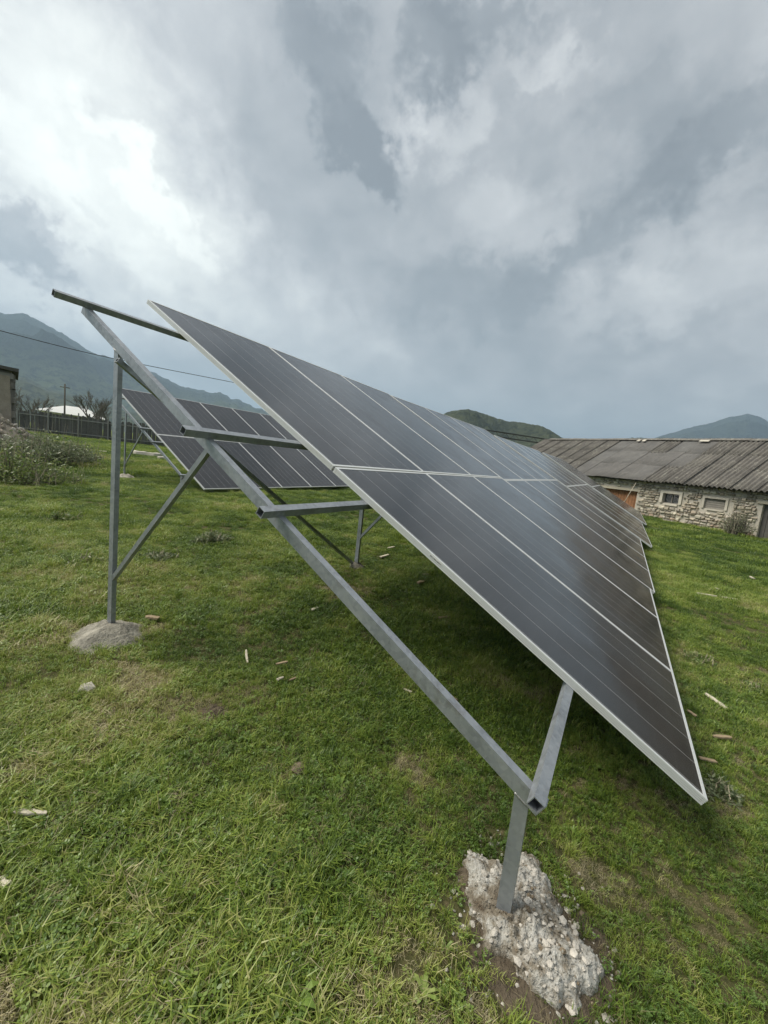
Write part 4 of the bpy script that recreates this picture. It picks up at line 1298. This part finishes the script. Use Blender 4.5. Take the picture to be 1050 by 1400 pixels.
# planks and slabs lying before the fence
for (u0, v0, u1, v1, w, h, mt, nm, lab) in [(108, 616, 146, 619, .28, .10, 'palewood', 'fallen_log', 'pale fallen log on the grass before the fence'),
                                    (184, 621, 219, 625, .55, .22, 'stone', 'stone_slab', 'pale stone slab lying behind the back rack'),
                                    (217, 627, 229, 629, .45, .15, 'stone', 'stone_slab', 'smaller stone at the end of the pale slab')]:
    u, v, L, rot = along(u0, v0, u1, v1)
    chip(nm, u, v, L, w, h, rot, mt, lab, 'log' if 'log' in nm else 'stone', 90 + u0, tilt=0, lift=h * .4)

# ---------------------------------------------------------------- grass
def blades(n, R, hmin, hmax, wid, seed, mt, lean=.55, wide=False):
    r = np.random.default_rng(seed)
    a = r.uniform(0, 2 * np.pi, n); q = np.sqrt(r.uniform(0, 1, n)) * R
    bx, by = q * np.cos(a), q * np.sin(a)
    h = r.uniform(hmin, hmax, n); d = r.uniform(0, 2 * np.pi, n); le = h * r.uniform(.15, 1.0, n) * lean * 1.6
    dx, dy = np.cos(d), np.sin(d); wx, wy = -dy * wid / 2, dx * wid / 2
    w = r.uniform(.6, 1.3, n); wx *= w; wy *= w
    V = np.zeros((n, 5, 3))
    z1, z2 = h * .55, h * np.sqrt(np.clip(1 - (lean * .35) ** 2, .2, 1))
    V[:, 0] = np.stack([bx - wx, by - wy, np.full(n, -.012)], -1); V[:, 1] = np.stack([bx + wx, by + wy, np.full(n, -.012)], -1)
    mx, my = bx + dx * le * .3, by + dy * le * .3
    V[:, 2] = np.stack([mx + wx * .85, my + wy * .85, z1], -1); V[:, 3] = np.stack([mx - wx * .85, my - wy * .85, z1], -1)
    V[:, 4] = np.stack([bx + dx * le, by + dy * le, z2 - le * .25], -1)
    mb = MB()
    for i in range(n): mb.poly(V[i], [(0, 1, 2, 3), (3, 2, 4)])
    return mb.mesh('grass_tuft', M[mt])
def clover(n, R, seed):
    r = random.Random(seed); mb = MB()
    for i in range(n):
        a = r.uniform(0, 6.3); q = R * r.random() ** .5; x, y = q * math.cos(a), q * math.sin(a); z = r.uniform(.012, .032)
        s = r.uniform(.005, .009); tx, ty = r.uniform(-.35, .35), r.uniform(-.35, .35)
        for k in range(3):
            b = a + k * 2.094; P = [(0, 0), (.5, .42), (1, .25), (1, -.25), (.5, -.42)]
            V = []
            for (u, w) in P:
                X = (u * math.cos(b) - w * math.sin(b)) * s; Y = (u * math.sin(b) + w * math.cos(b)) * s
                V.append((x + X, y + Y, z + X * tx + Y * ty + u * .002))
            mb.poly(V, [(0, 4, 3, 2, 1)[::-1]])
    return mb.mesh('clover_tuft', M['clover'])
src = []
for k in range(4): src.append(blades(26, .030, .018, .050, .0030, k, 'blade', .75))              # 0-3 short turf
for k in range(2): src.append(blades(16, .025, .045, .085, .0036, 10 + k, 'blade', .8))          # 4-5 long tufts
for k in range(2): src.append(clover(16, .035, k))                                               # 6-7
for k in range(2): src.append(blades(7, .05, .03, .075, .0020, 20 + k, 'straw', 1.3))            # 8-9 straw
for k in range(3): src.append(blades(110, .11, .022, .060, .0045, 30 + k, 'blade', .75))         # 10-12 mid patches
for k in range(3): src.append(blades(260, .42, .035, .085, .011, 40 + k, 'blade', .7))           # 13-15 far patches
def rosette(n, L, Wd, seed, up):
    r = random.Random(seed); mb = MB()
    for i in range(n):
        a = i * 2.4 + r.uniform(-.3, .3); l = L * r.uniform(.6, 1.15); wd = Wd * r.uniform(.7, 1.2); V = []
        for (t, ww) in ((.05, .25), (.35, .8), (.7, 1.0), (1.0, .1)):
            z = .004 + up * l * math.sin(t * 2.2) ; q = l * t
            for sg in (-1, 1):
                V.append((q * math.cos(a) - sg * ww * wd / 2 * math.sin(a), q * math.sin(a) + sg * ww * wd / 2 * math.cos(a), z + .12 * wd * abs(ww)))
        mb.poly(V, [(0, 1, 3, 2), (2, 3, 5, 4), (4, 5, 7, 6)])
    return mb.mesh('rosette', M['clover'])
for k in range(2): src.append(rosette(11, .055, .016, k, .45))                                   # 16-17 broad-leaved weeds
for k in range(2): src.append(blades(70, .055, .06, .14, .0034, 60 + k, 'blade', .75))           # 18-19 tussocks
for k in range(2): src.append(blades(46, .05, .02, .05, .0016, 64 + k, 'straw', 1.5))            # 20-21 matted thatch
srccol = bpy.data.collections.new('grass_sources')
for i, me in enumerate(src):
    so = bpy.data.objects.new('grass_source_%02d' % i, me); srccol.objects.link(so)

def scatter():
    px, py, idx, scl, tint = [], [], [], [], []
    def sector(r0, r1, dens, kinds, probs, s0, s1):
        half = 1.95 if r1 < 9.5 else 1.6 if r1 < 20 else 1.35
        if r0 < .3: r0 = 0.0; half = math.pi
        area = half * (r1 * r1 - r0 * r0); n = int(area * dens)
        r = np.sqrt(rng.uniform(r0 * r0, r1 * r1, n)); a = YAW + rng.uniform(-half, half, n)
        x = CAM[0] + r * np.cos(a); y = CAM[1] + r * np.sin(a)
        big = fbm(x * .55 + 40, y * .55, 21, 4); med = fbm(x * 2.6, y * 2.6 + 11, 25, 4); fine = fbm(x * 9, y * 9, 29, 3)
        worn = np.clip((med * .6 + fine * .4 - .56) * 6, 0, 1) * np.clip((r1 < 8) * 1.0 + .4, 0, 1)
        # worn band left of the near rafter
        P = gp(330, 950); wv = np.exp(-(((x - P.x) / .55) ** 2 + ((y - P.y) / .35) ** 2))
        worn = np.clip(worn + wv * .5, 0, 1)
        k = rng.choice(kinds, n, p=probs)
        keep = rng.uniform(0, 1, n) > worn * .50
        for (sx, sy, sr) in SOIL:
            dd = np.hypot(x - sx, y - sy) / sr; keep &= rng.uniform(0, 1, n) < np.clip((dd - .25) * 1.5, .07, 1) ** 1.2
        keep &= ~(mound_h(x - MX, y - MY) > .004)
        # not inside the barn
        lx = (x - CAM[0]) * BT[0] + (y - CAM[1]) * BT[1]; ly = (x - CAM[0]) * BN[0] + (y - CAM[1]) * BN[1]
        keep &= ~((ly > BD - .05) & (ly < BD + 2 * HALF + .3) & (lx > U0) & (lx < U1))
        t = -.15 + .85 * big + .75 * (med - .45) + rng.normal(0, .14, n) + worn * .45
        dry = worn > .45
        s = rng.uniform(s0, s1, n) * np.clip(.35 + .55 * big + 1.3 * (fbm(x * 1.3 + 9, y * 1.3, 77, 3) - .36), .45, 1.3) * np.where(dry, .75, 1)
        if r1 < 6 and dens > 900:
            ch = dry & (rng.uniform(0, 1, n) < .42); k = np.where(ch, rng.choice([8, 9, 20, 21], n), k)
        px.append(x[keep]); py.append(y[keep]); idx.append(k[keep]); scl.append(s[keep]); tint.append(np.clip(t[keep], 0, 1))
    sector(.25, 2.6, 3000, [0, 1, 2, 3, 4, 5, 6, 7, 8, 9], [.17, .17, .16, .15, .06, .06, .08, .08, .04, .03], .75, 1.25)
    sector(2.6, 5.5, 1300, [0, 1, 2, 3, 4, 5, 6, 7, 8, 9], [.18, .18, .17, .17, .05, .05, .07, .07, .03, .03], .95, 1.5)
    sector(2.0, 5.5, 110, [10, 11, 12], [.34, .33, .33], .8, 1.2)
    sector(.25, 5.5, 16, [16, 17], [.5, .5], .5, 1.1)
    sector(.9, 9, 9, [18, 19], [.5, .5], .4, 1.1)
    sector(.25, 6, 60, [20, 21], [.5, .5], .6, 1.2)
    sector(7, 26, 2.5, [18, 19], [.5, .5], 1.0, 1.9)
    sector(5.5, 15, 150, [10, 11, 12], [.34, .33, .33], .9, 1.5)
    sector(13, 60, 11, [13, 14, 15], [.34, .33, .33], .8, 1.4)
    x = np.concatenate(px); y = np.concatenate(py); z = gz(x, y)
    n = len(x)
    me = bpy.data.meshes.new('grass'); me.vertices.add(n)
    me.vertices.foreach_set('co', np.stack([x, y, z], -1).astype(np.float32).ravel())
    def at(name, ty, arr):
        a = me.attributes.new(name, ty, 'POINT'); a.data.foreach_set('vector' if ty == 'FLOAT_VECTOR' else 'value', arr)
    at('pick', 'INT', np.concatenate(idx).astype(np.int32))
    at('size', 'FLOAT', np.concatenate(scl).astype(np.float32))
    at('tint', 'FLOAT', np.concatenate(tint).astype(np.float32))
    rot = np.zeros((n, 3), np.float32); rot[:, 2] = rng.uniform(0, 6.283, n); rot[:, :2] = rng.normal(0, .10, (n, 2))
    at('turn', 'FLOAT_VECTOR', rot.ravel())
    o = add('grass', me); tag(o, 'short rough meadow grass with clover and dry straw', 'grass', kind='stuff')
    ng = bpy.data.node_groups.new('scatter_grass', 'GeometryNodeTree')
    ng.interface.new_socket('Geometry', in_out='INPUT', socket_type='NodeSocketGeometry')
    ng.interface.new_socket('Geometry', in_out='OUTPUT', socket_type='NodeSocketGeometry')
    N = ng.nodes; gi = N.new('NodeGroupInput'); go = N.new('NodeGroupOutput'); ip = N.new('GeometryNodeInstanceOnPoints'); ci = N.new('GeometryNodeCollectionInfo')
    ci.inputs['Collection'].default_value = srccol; ci.inputs['Separate Children'].default_value = True; ci.inputs['Reset Children'].default_value = True
    ip.inputs['Pick Instance'].default_value = True
    def na(name, ty):
        q = N.new('GeometryNodeInputNamedAttribute'); q.data_type = ty; q.inputs['Name'].default_value = name; return q.outputs['Attribute']
    ng.links.new(gi.outputs[0], ip.inputs['Points']); ng.links.new(ci.outputs[0], ip.inputs['Instance'])
    ng.links.new(na('pick', 'INT'), ip.inputs['Instance Index']); ng.links.new(na('size', 'FLOAT'), ip.inputs['Scale'])
    ng.links.new(na('turn', 'FLOAT_VECTOR'), ip.inputs['Rotation'])
    ng.links.new(ip.outputs[0], go.inputs[0])
    md = o.modifiers.new('scatter', 'NODES'); md.node_group = ng
    print('grass points', n)
scatter()

# ---------------------------------------------------------------- haze
def haze():
    mb = MB(); mb.box((0, 0, 348.5), (19000, 19000, 703))
    mt = bpy.data.materials.new('valley_haze'); mt.use_nodes = True
    w = NT(mt.node_tree); w.n.clear(); out = w.node('ShaderNodeOutputMaterial')
    v = w.node('ShaderNodeVolumePrincipled')
    v.inputs['Color'].default_value = (.58, .80, 1.0, 1); v.inputs['Density'].default_value = .00030; v.inputs['Anisotropy'].default_value = .2
    w.l.new(v.outputs[0], out.inputs['Volume'])
    tag(add('haze', mb.mesh('haze', mt)), 'thin bluish valley haze', 'haze', kind='stuff')
haze()
